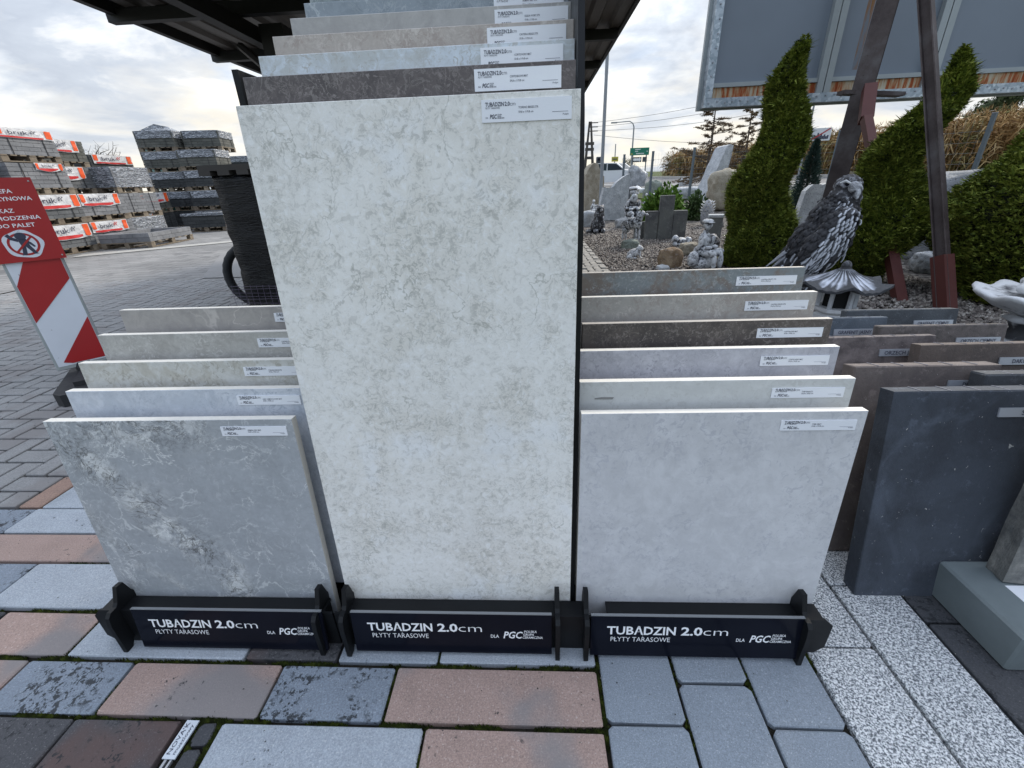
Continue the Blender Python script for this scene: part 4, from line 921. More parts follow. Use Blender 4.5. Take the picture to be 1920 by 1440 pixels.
# ================================================================== GARDEN: carved and painted figures
def paint_mat(name, hi=(.50, .52, .55), lo=(.025, .027, .032), sc=14, bias=.5, rough=.6, obj=True):
    n = NT(name, rough, .5).shift(); g = n.N.new('ShaderNodeNewGeometry')
    v = n.M('ADD', n.M('MULTIPLY', n.noise(sc, 7, .65, .8), .75), n.M('MULTIPLY', n.step(g.outputs['Pointiness'], .44, .58), .42))
    n.col(n.ramp(v, [(bias - .03, lo), (bias + .06, tuple((a + b) / 2.6 for a, b in zip(hi, lo))), (bias + .16, hi)])); n.bump(n.noise(sc * 3, 5, .6), .006); return n.m
M_ant = paint_mat('antiqued_stone_paint'); M_antd = paint_mat('antiqued_dark_stone', (.30, .31, .34), (.016, .016, .02), 16, .60); M_antl = paint_mat('antiqued_pale_stone', (.60, .61, .62), (.05, .05, .06), 10, .45)
_sph = None
def sculpt(name, blobs, mat, parent=None, loc=(0, 0, 0), rot=(0, 0, 0), voxel=.02, rough=.0, rsc=8, dec=None):
    """blobs: (centre, radii, (rx,ry,rz) degrees) united into one continuous surface"""
    bm = bmesh.new()
    for bl in blobs:
        c, r = bl[0], bl[1]; e = bl[2] if len(bl) > 2 else (0, 0, 0)
        from mathutils import Euler
        M = Matrix.Translation(c) @ Euler([R_(q) for q in e]).to_matrix().to_4x4() @ Matrix.Diagonal((*(r if isinstance(r, tuple) else (r,) * 3), 1))
        bmesh.ops.create_icosphere(bm, subdivisions=3, radius=1, matrix=M)
    me = bpy.data.meshes.new(name); bm.to_mesh(me); bm.free()
    o = mkobj(name, me); md = o.modifiers.new('r', 'REMESH'); md.mode = 'VOXEL'; md.voxel_size = voxel; md.use_smooth_shade = True
    sm_ = o.modifiers.new('s', 'SMOOTH'); sm_.iterations = 3; sm_.factor = .5
    dg = bpy.context.evaluated_depsgraph_get(); m2 = bpy.data.meshes.new_from_object(o.evaluated_get(dg)); bpy.data.objects.remove(o); bpy.data.meshes.remove(me)
    if rough:
        for v in m2.vertices: v.co += v.normal * rough * (mnoise.noise(v.co * rsc) + .5 * mnoise.noise(v.co * rsc * 2.7))
    m2.materials.clear(); m2.materials.append(mat); m2.name = name
    return mkobj(name, m2, parent, loc, rot)
def place(px, py): p = T(px, py); return Vector((p.x, p.y, Tz(p.x, p.y)))
def hgt(p, top):      # height whose top reaches picture row `top` above ground point p
    lo, hi = 0., 12.
    for _ in range(40):
        mid = (lo + hi) / 2; v = Vector((p.x, p.y, p.z + mid)) - CP
        if 720 - FPX * v.dot(CU) / v.dot(CF) > top: lo = mid
        else: hi = mid
    return lo
def wid(p, px): return px * (Vector(p) - CP).dot(CF) / FPX
# rocks and boulders
def stone_mat(name, a, b, sc=6, fleck=.25, rough=.85):
    n = NT(name, rough, .4).shift(); v = n.noise(sc, 8, .65, .5); c = n.ramp(v, [(.36, b), (.5, tuple((x + y) / 2 for x, y in zip(a, b))), (.62, a)])
    c = n.mix(n.M('MULTIPLY', n.step(n.noise(sc * 9, 3, .7), .57, .66), fleck), c, (.6, .6, .6)); c = n.mix(n.M('MULTIPLY', n.step(n.noise(sc * 8, 3, .7, .3), .42, .34), fleck * 1.6), c, (.05, .05, .05))
    n.col(c); n.bump(n.noise(sc * 4, 7, .65), .02); return n.m
RM = dict(granite=stone_mat('granite_grey', (.36, .37, .38), (.20, .21, .22), 5, .4), green=stone_mat('stone_greenish', (.26, .29, .25), (.13, .15, .13)), pale=stone_mat('granite_pale', (.46, .48, .50), (.30, .32, .34), 7, .5), brown=stone_mat('stone_rusty', (.34, .26, .17), (.14, .08, .04), 4),
          white=stone_mat('marble_white', (.62, .63, .64), (.40, .42, .43), 4, .1), ochre=stone_mat('stone_ochre_grey', (.33, .30, .24), (.20, .17, .12), 5), dark=stone_mat('stone_dark', (.10, .10, .10), (.04, .04, .04)))
def rock(name, base, size, mat, label, cat='boulder', group=None, seed=0, rot=0, sharp=.22, sub=4, top=None, lean=(0, 0)):
    bm = bmesh.new(); bmesh.ops.create_icosphere(bm, subdivisions=sub, radius=1)
    sx, sy, sz = size
    for v in bm.verts:
        d = v.co.normalized(); k = 1 + sharp * mnoise.noise(d * 1.3 + Vector((seed * 7.1, seed, 0))) + sharp * .5 * mnoise.noise(d * 3.1 + Vector((0, seed * 3, 0))) + sharp * .16 * mnoise.noise(d * 9 + Vector((seed, 0, 0)))
        # facets
        f = max(abs(d.x), abs(d.y), abs(d.z)); k *= (1 / f) ** .45
        x, y, z = d.x * k, d.y * k, d.z * k
        z = max(z, -.72)
        if top: x *= 1 - top * max(0, z) ; y *= 1 - top * max(0, z)
        zz_ = (z + .72) / 1.72
        v.co = Vector((x * sx / 2 + lean[0] * zz_ * sz, y * sy / 2 + lean[1] * zz_ * sz, zz_ * sz - .015))
    me = bpy.data.meshes.new(name); bm.to_mesh(me); bm.free(); me.materials.append(RM[mat])
    if sub >= 4: me.polygons.foreach_set('use_smooth', [True] * len(me.polygons))
    o = mkobj(name, me, None, base, (0, 0, R_(rot))); return tag(o, label, cat, group)
def stele(name, base, w, d, h, mat, label, cat='standing stone', prof=None, seed=0, rot=0, lean=0, group=None):
    """upright slab of rough stone with a broken outline; prof: list of (x, z) in 0..1"""
    prof = prof or [(0, 0), (1, 0), (1, .8), (.7, 1), (.1, .93), (0, .6)]
    ol = []
    for i in range(len(prof)):
        a, b = prof[i], prof[(i + 1) % len(prof)]
        for k in range(6):
            t = k / 6; q = Vector((a[0] + (b[0] - a[0]) * t, a[1] + (b[1] - a[1]) * t, 0)); nz_ = mnoise.noise(Vector((q.x * 6, q.y * 6, seed * 5))) * .03
            ol.append(((q.x - .5 + nz_) * w, max(-.02, (q.y + (nz_ if q.y > .05 else 0))) * h))
    bm = bmesh.new(); f0 = [bm.verts.new((p[0], -d / 2, p[1])) for p in ol]; f1 = [bm.verts.new((p[0] * .96, d / 2, p[1] * .98)) for p in ol]
    bm.faces.new(f0); bm.faces.new(f1[::-1]); n_ = len(ol)
    for i in range(n_): bm.faces.new((f0[i], f1[i], f1[(i + 1) % n_], f0[(i + 1) % n_]))
    bmesh.ops.triangulate(bm, faces=[f for f in bm.faces if len(f.verts) > 4]); bmesh.ops.subdivide_edges(bm, edges=[e for e in bm.edges if e.calc_length() > .12 * h], cuts=2)
    for v in bm.verts: v.co.y += .10 * d * mnoise.noise(Vector((v.co.x * 5, v.co.z * 5, seed * 3 + v.co.y)))
    bm.normal_update(); me = bpy.data.meshes.new(name); bm.to_mesh(me); bm.free(); me.materials.append(RM[mat])
    o = mkobj(name, me, None, base, (0, R_(lean), R_(rot))); return tag(o, label, cat, group)

p = place(1148, 412); stele('standing_stone', p, wid(p, 52), .28, hgt(p, 326), 'pale', 'pale granite slab with a swooping notched top, left in the garden', prof=[(0, 0), (.92, 0), (1, .75), (.97, 1), (.55, .84), (.42, .72), (.08, .72), (0, .4)], seed=1, rot=6)
p = place(1108, 402); stele('standing_stone', p, wid(p, 36), .4, hgt(p, 306), 'ochre', 'tall rough ochre-grey stone beside the dark upright of the display rack', prof=[(0, 0), (1, 0), (1, .75), (.72, .85), (.62, 1), (.3, .98), (0, .8)], seed=2, rot=20)
p = place(1322, 382); stele('obelisk_stone', p, wid(p, 40), .5, hgt(p, 268), 'pale', 'tall tapering pale granite pillar leaning slightly right', prof=[(.0, 0), (.95, 0), (1, .5), (.98, 1), (.62, .97), (.35, .6)], seed=3, rot=25, lean=9)
p = place(1358, 392); rock('boulder', p, (wid(p, 66), .8, hgt(p, 318)), 'ochre', 'broad weathered boulder half hidden behind the first spiral thuja', seed=3, rot=15)
p = place(1222, 374); rock('boulder', p, (wid(p, 34), .35, hgt(p, 336)), 'green', 'greenish rounded stone standing before the road', seed=4, rot=10, sharp=.3)
p = place(1290, 372); rock('boulder', p, (wid(p, 60), .6, hgt(p, 349)), 'pale', 'low pale granite block before the road', seed=5)
p = place(1283, 350); rock('boulder', p, (wid(p, 22), .4, hgt(p, 333)), 'white', 'small white rough stone sitting behind the granite block', seed=6)
p = place(1192, 352); rock('boulder', p, (wid(p, 34), .5, hgt(p, 314)), 'granite', 'pointed grey rock behind the notched granite slab', seed=16, sharp=.4)
p = place(1255, 502); rock('boulder', p, (wid(p, 48), .22, hgt(p, 461)), 'brown', 'rusty brown block lying on the gravel', seed=7, rot=30, sharp=.12)
p = place(1242, 506); rock('boulder', p, (wid(p, 22), .14, hgt(p, 494)), 'white', 'little white stone just above the rear tile of the right rack', seed=8)
p = place(1181, 466); rock('boulder', p, (wid(p, 32), .22, hgt(p, 447)), 'green', 'flat greenish stone under the dog statue', seed=9)
p = place(1290, 478); rock('boulder', p, (wid(p, 34), .26, hgt(p, 452)), 'ochre', 'rounded ochre stone beside the seated angel', seed=19)
p = place(1165, 428); rock('boulder', p, (wid(p, 24), .3, hgt(p, 408)), 'granite', 'small grey stone behind the dog statue', seed=10)
p = place(1500, 445); stele('standing_stone', p, wid(p, 40), .3, hgt(p, 343), 'pale', 'pale square-topped stone between the spiral thuja and the eagle', prof=[(0, 0), (1, 0), (.95, 1), (.2, .97), (0, .85)], seed=11, rot=-15, lean=6)
p = place(1526, 446); stele('standing_stone', p, wid(p, 42), .3, hgt(p, 315), 'ochre', 'tall grey-ochre stone with a rounded head behind the eagle', prof=[(0, 0), (1, 0), (1, .8), (.8, 1), (.3, .97), (.1, .6)], seed=12, rot=-20, lean=14)
p = place(1758, 482); rock('boulder', p, (1.55, .6, hgt(p, 314)), 'granite', 'huge flat-faced granite boulder behind the rusty posts', seed=13, rot=-32, sharp=.16)
p = place(1735, 508); rock('boulder', p, (wid(p, 46), .3, hgt(p, 470)), 'pale', 'small pale stone at the foot of the huge boulder', seed=14)
# small plain stones scattered in the garden background
for i, (x, y, w_, hpx, mk) in enumerate([(1205, 362, 12, 352, 'white'), (1250, 380, 14, 371, 'dark'), (1345, 425, 20, 414, 'dark'), (1130, 372, 10, 362, 'dark'), (1205, 402, 18, 392, 'pale'), (1218, 406, 14, 398, 'ochre'), (1098, 386, 14, 376, 'white'), (1170, 400, 10, 390, 'dark')]):
    p = place(x, y); rock('garden_stone', p, (wid(p, w_), wid(p, w_), max(.06, hgt(p, hpx))), mk, ['white pebble stone before the road kerb', 'dark stone left of the granite block', 'dark stone beside the cube pedestal', 'dark stone near the rack upright', 'pale stone under the small figures', 'ochre stone at the foot of the green bush', 'white stone beside the planter', 'dark stone below the greenish rock'][i], 'stone', 'small loose stones in the gravel garden', seed=20 + i, sub=3)
# concrete samples standing in the gravel
M_mon = csmat('monument_grey', (.13, .135, .13), (.085, .085, .09), sc=3)
p = place(1245, 449); yaw = -8
mo = empty('stone_fountain_block', p, (0, 0, R_(-6)), 'cross-shaped arrangement of three dark upright slabs in the gravel', 'slab monument')
w_ = wid(p, 1); hh = hgt(p, 366)
MB().box((-14 * w_, -.06, -.02), (11 * w_, .06, hh), bev=.008).build('tall_slab', M_mon, mo)
MB().box((-37 * w_, -.05, -.02), (-14.5 * w_, .05, hh * .66), bev=.008).build('side_slab', M_mon, mo)
MB().box((11.5 * w_, -.05, -.02), (36 * w_, .07, hh * .66), bev=.008).build('side_slab', RM['pale'] and M_mon, mo)
p = place(1213, 447); lo_ = empty('slab_row', p, (0, 0, R_(-4)), 'low row of three dark slabs standing beside the cross-shaped slabs', 'slab row'); w_ = wid(p, 1); hh = hgt(p, 415)
for k in range(3): MB().box((-25 * w_ + k * 15 * w_, -.04 + .01 * (k % 2), -.02), (-10.5 * w_ + k * 15 * w_, .04, hh), bev=.006).build('upright_slab', M_mon, lo_)
p = place(1335, 455); pd = empty('pedestal', p, (0, 0, R_(-18)), 'dark cube pedestal with a pale top plate before the pine cone sculpture', 'pedestal'); w_ = wid(p, 1); hh = hgt(p, 402)
MB().box((-12 * w_, -12 * w_, -.02), (12 * w_, 12 * w_, hh * .9), bev=.006).build('cube', M_mon, pd); MB().box((-13 * w_, -13 * w_, hh * .9 + .001), (13 * w_, 13 * w_, hh), bev=.006).build('top_plate', RM['pale'], pd)
p = place(1085, 398); pp = empty('planter', p + Vector((.25, .6, 0)), (0, 0, 0), 'grey box planter with a small orange-green plant at the edge of the rack', 'planter')
MB().box((-.25, -.2, 0), (.12, .2, .38), bev=.01).build('box', M_mon, pp)

# figures
def person_statue(name, base, h, mat, label, pose='stand', rot=0, cat='statue', extra=(), vox=.016):
    k = h
    if pose == 'stand': bl = [((0, 0, .93 * k), (.055 * k, .06 * k, .07 * k)), ((0, 0, .84 * k), .035 * k), ((0, 0, .70 * k), (.115 * k, .07 * k, .13 * k)), ((0, 0, .52 * k), (.10 * k, .075 * k, .12 * k)), ((0, 0, .26 * k), (.13 * k, .10 * k, .28 * k)), ((-.12 * k, -.03 * k, .66 * k), (.03 * k, .035 * k, .12 * k), (0, 15, 0)), ((.12 * k, -.03 * k, .66 * k), (.03 * k, .035 * k, .12 * k), (0, -15, 0)), ((-.06 * k, -.09 * k, .56 * k), (.07 * k, .03 * k, .03 * k)), ((.06 * k, -.09 * k, .56 * k), (.07 * k, .03 * k, .03 * k)), ((0, 0, .03 * k), (.17 * k, .15 * k, .05 * k)), ((0, -.06 * k, .925 * k), (.012 * k, .02 * k, .012 * k))]
    elif pose == 'sit': bl = [((0, -.03 * k, .90 * k), (.085 * k, .09 * k, .10 * k)), ((0, 0, .77 * k), .05 * k), ((0, 0, .60 * k), (.15 * k, .11 * k, .17 * k)), ((0, .02 * k, .38 * k), (.19 * k, .17 * k, .13 * k)), ((-.11 * k, -.20 * k, .36 * k), (.075 * k, .19 * k, .075 * k)), ((.11 * k, -.20 * k, .36 * k), (.075 * k, .19 * k, .075 * k)), ((-.11 * k, -.36 * k, .20 * k), (.055 * k, .06 * k, .17 * k)), ((.11 * k, -.36 * k, .20 * k), (.055 * k, .06 * k, .17 * k)), ((-.18 * k, -.06 * k, .56 * k), (.045 * k, .05 * k, .15 * k), (25, 10, 0)), ((.18 * k, -.06 * k, .56 * k), (.045 * k, .05 * k, .15 * k), (25, -10, 0)), ((0, 0, .14 * k), (.26 * k, .26 * k, .17 * k)), ((-.10 * k, -.19 * k, .48 * k), (.06 * k, .07 * k, .035 * k)), ((.10 * k, -.19 * k, .48 * k), (.06 * k, .07 * k, .035 * k)), ((0, -.125 * k, .89 * k), (.016 * k, .022 * k, .02 * k))]
    bl = bl + [(tuple(q * k for q in e[0]), tuple(q * k for q in e[1]), *( [e[2]] if len(e) > 2 else [])) for e in extra]
    o = sculpt(name, bl, mat, None, base, (0, 0, R_(rot)), vox * max(.6, k), .010 * k, 16 / k)
    return tag(o, label, cat)
p = place(1313, 505); person_statue('angel_statue', p, hgt(p, 412), M_antl, 'pale seated child figure in a cap leaning forward beside the brown rock', 'sit', 35, extra=[((0, -.02, .97), (.11, .12, .05)), ((0, -.12, .95), (.10, .05, .015)), ((.30, -.1, .33), (.22, .14, .07), (0, -10, 0)), ((-.3, .0, .25), (.14, .1, .16))], vox=.014)
p = place(1182, 425); person_statue('gnome_statue', p, hgt(p, 353), M_ant, 'tall black and white figure with a curly beard behind the dog statue', 'sit', 10, extra=[((0, 0, 1.0), (.12, .12, .05)), ((0, -.12, .75), (.1, .06, .12)), ((.0, -.1, .5), (.22, .1, .05))])
p = place(1112, 404); person_statue('reader_statue', p, hgt(p, 374), M_antl, 'small seated pale figure bent over on a rock, left end of the garden', 'sit', 20)
p = place(1105, 424); rock('boulder', p, (wid(p, 34), .4, hgt(p, 394)), 'pale', 'pale boulder carrying the bent figure', seed=33)
p = place(1210, 392); person_statue('child_statue', p, hgt(p, 362), M_ant, 'first of the small black and white figures left of the green bush', 'sit', -10)
p = place(1222, 396); person_statue('child_statue', p, hgt(p, 362), M_antl, 'pale reclining figure touching the green bush', 'sit', 60)
p = place(1202, 405); person_statue('dwarf_statue', p, hgt(p, 382), M_ant, 'squat dwarf figure in front of the small statues', 'sit', 0)
p = place(1180, 372); person_statue('hooded_statue', p, hgt(p, 350), M_antd, 'dark hooded figure behind the bearded one', 'stand', 0)
p = place(1330, 478); o = sculpt('gorilla_head', [((0, 0, .16), (.12, .13, .15)), ((0, -.10, .11), (.07, .05, .06)), ((0, -.08, .20), (.09, .05, .03)), ((.11, 0, .16), .03), ((-.11, 0, .16), .03), ((0, .05, .05), (.16, .13, .08))], M_antd, None, p, (0, 0, .3), .012, .01, 20); tag(o, 'dark round head sculpture behind the seated child figure', 'sculpture')
p = place(1275, 462); o = sculpt('sleeping_figure', [((0, 0, .07), (.15, .09, .08)), ((-.12, -.03, .13), (.06, .06, .065)), ((.12, -.02, .09), (.07, .06, .07)), ((.02, -.07, .05), (.14, .04, .04)), ((-.14, -.07, .05), (.035, .05, .035))], M_ant, None, p, (0, 0, .2), .012, .008, 22); tag(o, 'curled sleeping figure in front of the cross-shaped slabs', 'statue')
p = place(1120, 437); h_ = hgt(p, 384)
o = sculpt('bear_statue', [((0, 0, .28 * h_), (.28 * h_, .24 * h_, .30 * h_)), ((.03 * h_, -.04 * h_, .62 * h_), (.20 * h_, .18 * h_, .26 * h_)), ((.06 * h_, -.06 * h_, .86 * h_), (.15 * h_, .16 * h_, .13 * h_)), ((.06 * h_, -.21 * h_, .82 * h_), (.06 * h_, .09 * h_, .055 * h_)), ((-.04 * h_, 0, .96 * h_), .045 * h_), ((.16 * h_, 0, .96 * h_), .045 * h_), ((-.12 * h_, -.24 * h_, .10 * h_), (.09 * h_, .16 * h_, .09 * h_)), ((.16 * h_, -.24 * h_, .10 * h_), (.09 * h_, .16 * h_, .09 * h_)), ((-.08 * h_, -.17 * h_, .40 * h_), (.06 * h_, .08 * h_, .22 * h_)), ((.14 * h_, -.17 * h_, .40 * h_), (.06 * h_, .08 * h_, .22 * h_)), ((-.30 * h_, 0, .08 * h_), (.16 * h_, .1 * h_, .08 * h_))], M_antd, None, p, (0, 0, .1), .013, .016, 15)
tag(o, 'dark shaggy sitting bear sculpture left on the gravel', 'sculpture')
# dog standing on the flat stone
p = place(1181, 462) ; p.z += .10; h_ = .46
o = sculpt('dog_statue', [((0, 0, .62 * h_), (.20 * h_, .34 * h_, .22 * h_)), ((0, -.26 * h_, .66 * h_), (.17 * h_, .17 * h_, .24 * h_)), ((.02 * h_, -.34 * h_, .86 * h_), (.13 * h_, .13 * h_, .17 * h_), (20, 0, 0)), ((.06 * h_, -.42 * h_, .98 * h_), (.095 * h_, .12 * h_, .09 * h_)), ((.12 * h_, -.54 * h_, .94 * h_), (.045 * h_, .10 * h_, .045 * h_), (0, 0, 20)), ((-.02 * h_, -.38 * h_, 1.07 * h_), (.03 * h_, .02 * h_, .05 * h_)), ((.12 * h_, -.38 * h_, 1.07 * h_), (.03 * h_, .02 * h_, .05 * h_)),
   ((-.08 * h_, -.30 * h_, .24 * h_), (.045 * h_, .05 * h_, .26 * h_)), ((.09 * h_, -.32 * h_, .24 * h_), (.045 * h_, .05 * h_, .26 * h_)), ((-.09 * h_, .26 * h_, .42 * h_), (.08 * h_, .13 * h_, .17 * h_)), ((.09 * h_, .26 * h_, .42 * h_), (.08 * h_, .13 * h_, .17 * h_)), ((-.09 * h_, .32 * h_, .16 * h_), (.04 * h_, .05 * h_, .18 * h_)), ((.09 * h_, .32 * h_, .16 * h_), (.04 * h_, .05 * h_, .18 * h_)), ((0, .42 * h_, .62 * h_), (.06 * h_, .17 * h_, .07 * h_), (-40, 0, 0))], M_ant, None, p, (0, 0, R_(38)), .009, .008, 30)
tag(o, 'black and white dog statue standing on a flat stone with its head turned right', 'dog statue')
p = place(1187, 484); h_ = hgt(p, 458)
o = sculpt('frog_statue', [((0, 0, .35 * h_), (.55 * h_, .36 * h_, .32 * h_), (0, -22, 0)), ((.45 * h_, -.02, .68 * h_), (.26 * h_, .24 * h_, .20 * h_)), ((.45 * h_, -.12 * h_, .86 * h_), .08 * h_), ((.45 * h_, .12 * h_, .86 * h_), .08 * h_), ((-.35 * h_, -.30 * h_, .20 * h_), (.38 * h_, .13 * h_, .17 * h_), (0, -15, 10)), ((.40 * h_, -.26 * h_, .28 * h_), (.09 * h_, .09 * h_, .30 * h_)), ((.46 * h_, -.36 * h_, .05 * h_), (.17 * h_, .12 * h_, .05 * h_)), ((-.1 * h_, -.40 * h_, .06 * h_), (.30 * h_, .10 * h_, .06 * h_))], M_antl, None, p, (0, 0, R_(12)), .009, .004, 30)
tag(o, 'pale grey frog figure crouching on the gravel', 'frog figure')
# pine cone sculpture
p = place(1322, 425); hh = hgt(p, 374); pcn = empty('pine_cone_sculpture', p, (0, 0, 0), 'large black and white pine cone sculpture behind the cube pedestal', 'sculpture')
rr = wid(p, 11)
MB().lathe([(.02, 0), (rr * .8, hh * .12), (rr, hh * .42), (rr * .8, hh * .75), (rr * .35, hh * .97), (.01, hh)], 20).build('core', M_antd, pcn, smooth=True)
sc = MB()
for k in range(9):
    z = hh * (.1 + .1 * k); r = rr * math.sin(math.pi * (.18 + .76 * (1 - k / 9.5))) * 1.02
    for q in range(10):
        t = 2 * math.pi * (q + .5 * (k % 2)) / 10; M = Matrix.Translation((r * math.cos(t), r * math.sin(t), z)) @ Matrix.Rotation(t, 4, 'Z') @ Matrix.Rotation(R_(-50), 4, 'Y')
        sc.add([M @ Vector(v) for v in [(-.01, -rr * .26, 0), (-.01, rr * .26, 0), (rr * .35, 0, 0), (0, 0, rr * .12)]], [(0, 2, 3), (2, 1, 3), (0, 1, 2), (1, 0, 3)])
tag(sc.build('scales', M_antl, pcn), kind='stuff')
# lantern on pedestal far
p = place(1192, 382); sl_ = empty('stone_lantern', p, (0, 0, 0), 'tiny pale garden lantern near the greenish stone', 'garden lantern'); hh = hgt(p, 347)
MB().lathe([(.10, 0), (.06, .1 * hh), (.05, .5 * hh), (.12, .55 * hh), (.09, .6 * hh), (.09, .78 * hh)], 8).build('pillar', M_antl, sl_); MB().lathe([(.22, .78 * hh), (.10, .92 * hh), (.03, .96 * hh), (.03, hh)], 8).build('lantern_roof', M_antl, sl_)

# gravel
def gravel(name, x0, x1, y0, y1, n_, smin, smax, seed):
    r = np.random.RandomState(seed); N_ = n_
    X = r.uniform(x0, x1, N_); Y = y0 + (y1 - y0) * r.uniform(0, 1, N_) ** 1.3
    keep = X > .97 + .04 * np.maximum(0, 8 - Y) * 0; X, Y = X[keep], Y[keep]; N_ = len(X)
    base = np.array([(1, 0, 0), (-.5, .87, 0), (-.5, -.87, 0), (0, 0, 1), (0, 0, -1)], float)
    s = r.uniform(smin, smax, (N_, 1, 1)); J = r.uniform(.6, 1.3, (N_, 5, 3)); a = r.uniform(0, 6.28, N_)
    P = base[None] * J * s; P[:, :, 2] *= .7
    ca, sa = np.cos(a)[:, None], np.sin(a)[:, None]; px_ = P[:, :, 0] * ca - P[:, :, 1] * sa; py_ = P[:, :, 0] * sa + P[:, :, 1] * ca
    Z = np.array([Tz(x, y) for x, y in zip(X, Y)])
    V = np.stack([px_ + X[:, None], py_ + Y[:, None], P[:, :, 2] + Z[:, None] + .004], -1).reshape(-1, 3)
    f = np.array([(0, 1, 3), (1, 2, 3), (2, 0, 3), (1, 0, 4), (2, 1, 4), (0, 2, 4)]); F = (f[None] + 5 * np.arange(N_)[:, None, None]).reshape(-1, 3)
    return V, F
V, F = gravel('gravel', .9, 4.2, 3.2, 11.5, 26000, .014, .034, 3)
n = NT('gravel_stones', .85, .4).world(); n.col(n.ramp(n.voro(38, out='Color'), [(.1, (.05, .045, .042)), (.45, (.13, .11, .10)), (.7, (.24, .215, .19)), (.95, (.40, .38, .35))])); M_grv = n.m
tag(mkobj('gravel', npmesh('gravel', V, F, M_grv)), kind='stuff')

# ================================================================== EAGLE
ebase = Vector((2.52, 4.12, 0))
def E2(px, py, Y=4.2): return AY(px, py, Y) - ebase
eg = empty('eagle_statue', ebase, (0, 0, 0), 'large black and white carved eagle with folded wings, head turned over its shoulder', 'eagle statue')
# body runs from the tail (low left) to the head (upper right)
ax0, ax1 = Vector(E2(1490, 500)), Vector(E2(1575, 400)); 
body = sculpt('body', [
   (E2(1535, 455), (.235, .20, .33), (0, 32, 0)), (E2(1560, 414), (.20, .18, .22), (0, 30, 0)), (E2(1578, 380), (.135, .13, .16), (0, 28, 0)),
   (E2(1590, 350), (.105, .11, .098), (0, 20, 0)), (E2(1583, 362), (.085, .09, .09)), (E2(1500, 492), (.14, .13, .22), (0, 36, 0)), (E2(1470, 512), (.09, .08, .20), (0, 52, 0)),
   (E2(1515, 520), (.13, .13, .16), (0, 12, 0)), (E2(1512, 560), (.09, .10, .2), (0, 0, 0)), (E2(1508, 590), (.16, .15, .10))], M_antd, eg, (0, 0, 0), (0, 0, 0), .011, .008, 30)
wing = sculpt('wing', [(E2(1572, 428, 3.98), (.14, .07, .18), (0, 35, 0)), (E2(1550, 460, 3.97), (.165, .065, .24), (0, 38, 0)), (E2(1520, 490, 4.0), (.10, .045, .20), (0, 34, 0)), (E2(1585, 412, 4.02), (.075, .05, .09), (0, 20, 0))], M_antd, eg, (0, 0, 0), (0, 0, 0), .010, .004, 30)
beak = sculpt('beak', [(E2(1603, 352, 4.10), (.05, .07, .045), (30, 0, 20)), (E2(1607, 361, 4.06), (.026, .03, .045), (0, 0, 0)), (E2(1607, 369, 4.05), (.014, .016, .022))], M_ant, eg, (0, 0, 0), (0, 0, 0), .006)
MB().lathe([(.0, -.001), (.016, 0), (.018, .006), (.010, .012), (.002, .014)], 12, Matrix.Translation(E2(1588, 345, 4.085)) @ Matrix.Rotation(R_(85), 4, 'X')).build('eye', M_gloss, eg)
MB().tube([E2(1575, 343, 4.10), E2(1586, 339, 4.07), E2(1596, 344, 4.06)], [.006, .012, .006], 6).build('brow', M_antl, eg)
# individual feathers laid over the surface, larger towards the tail
M_feath = NT('feather_drybrushed', .6, .5); M_feath.shift()
gsep = M_feath.N.new('ShaderNodeSeparateXYZ'); M_feath.L.new(M_feath.tc.outputs['Generated'], gsep.inputs[0])
fv = M_feath.M('ADD', M_feath.M('MULTIPLY', M_feath.noise(34, 6, .7, 0, M_feath.scalev(1, 1, .25)), .62), M_feath.M('MULTIPLY', M_feath.M('SUBTRACT', 1., M_feath.M('MULTIPLY', M_feath.M('ABSOLUTE', M_feath.M('SUBTRACT', gsep.outputs[0], .5)), 2.)), .42))
M_feath.col(M_feath.ramp(fv, [(.44, (.022, .024, .03)), (.56, (.17, .185, .21)), (.72, (.56, .58, .63))])); M_feath = M_feath.m
def feather_mesh(w, l, k):
    V = []; F = []
    rows = [(0, .45), (.25, .92), (.6, 1.), (.86, .80), (1., .34)]
    for (t, ww) in rows:
        for u in (-1, -.45, 0, .45, 1): V.append((u * ww * w / 2, -(.010 + .010 * math.sin(t * 2.6)) + abs(u) * .006 - (.003 if u == 0 else 0), -t * l))
    for r in range(4):
        for c in range(4): a = r * 5 + c; F.append((a, a + 1, a + 6, a + 5))
    me = bpy.data.meshes.new('feather'); me.from_pydata(V, [], F); me.materials.append(M_feath); me.polygons.foreach_set('use_smooth', [True] * len(F)); return me
fms = [feather_mesh(w, l, 0) for (w, l) in ((.026, .032), (.034, .044), (.042, .056), (.044, .080))]
fmd = []
for f_ in fms: g_ = f_.copy(); g_.materials.clear(); g_.materials.append(M_antd); fmd.append(g_)
from mathutils.bvhtree import BVHTree
def bvh(o): return BVHTree.FromPolygons([v.co for v in o.data.vertices], [tuple(p.vertices) for p in o.data.polygons])
tb, tw2 = bvh(body), bvh(wing)
axd = (E2(1480, 512) - E2(1588, 372)).normalized()
perp_ = Vector((axd.z, 0, -axd.x)); perp_ = perp_ if perp_.x < 0 else -perp_
nf = 0
viewo = CP - ebase
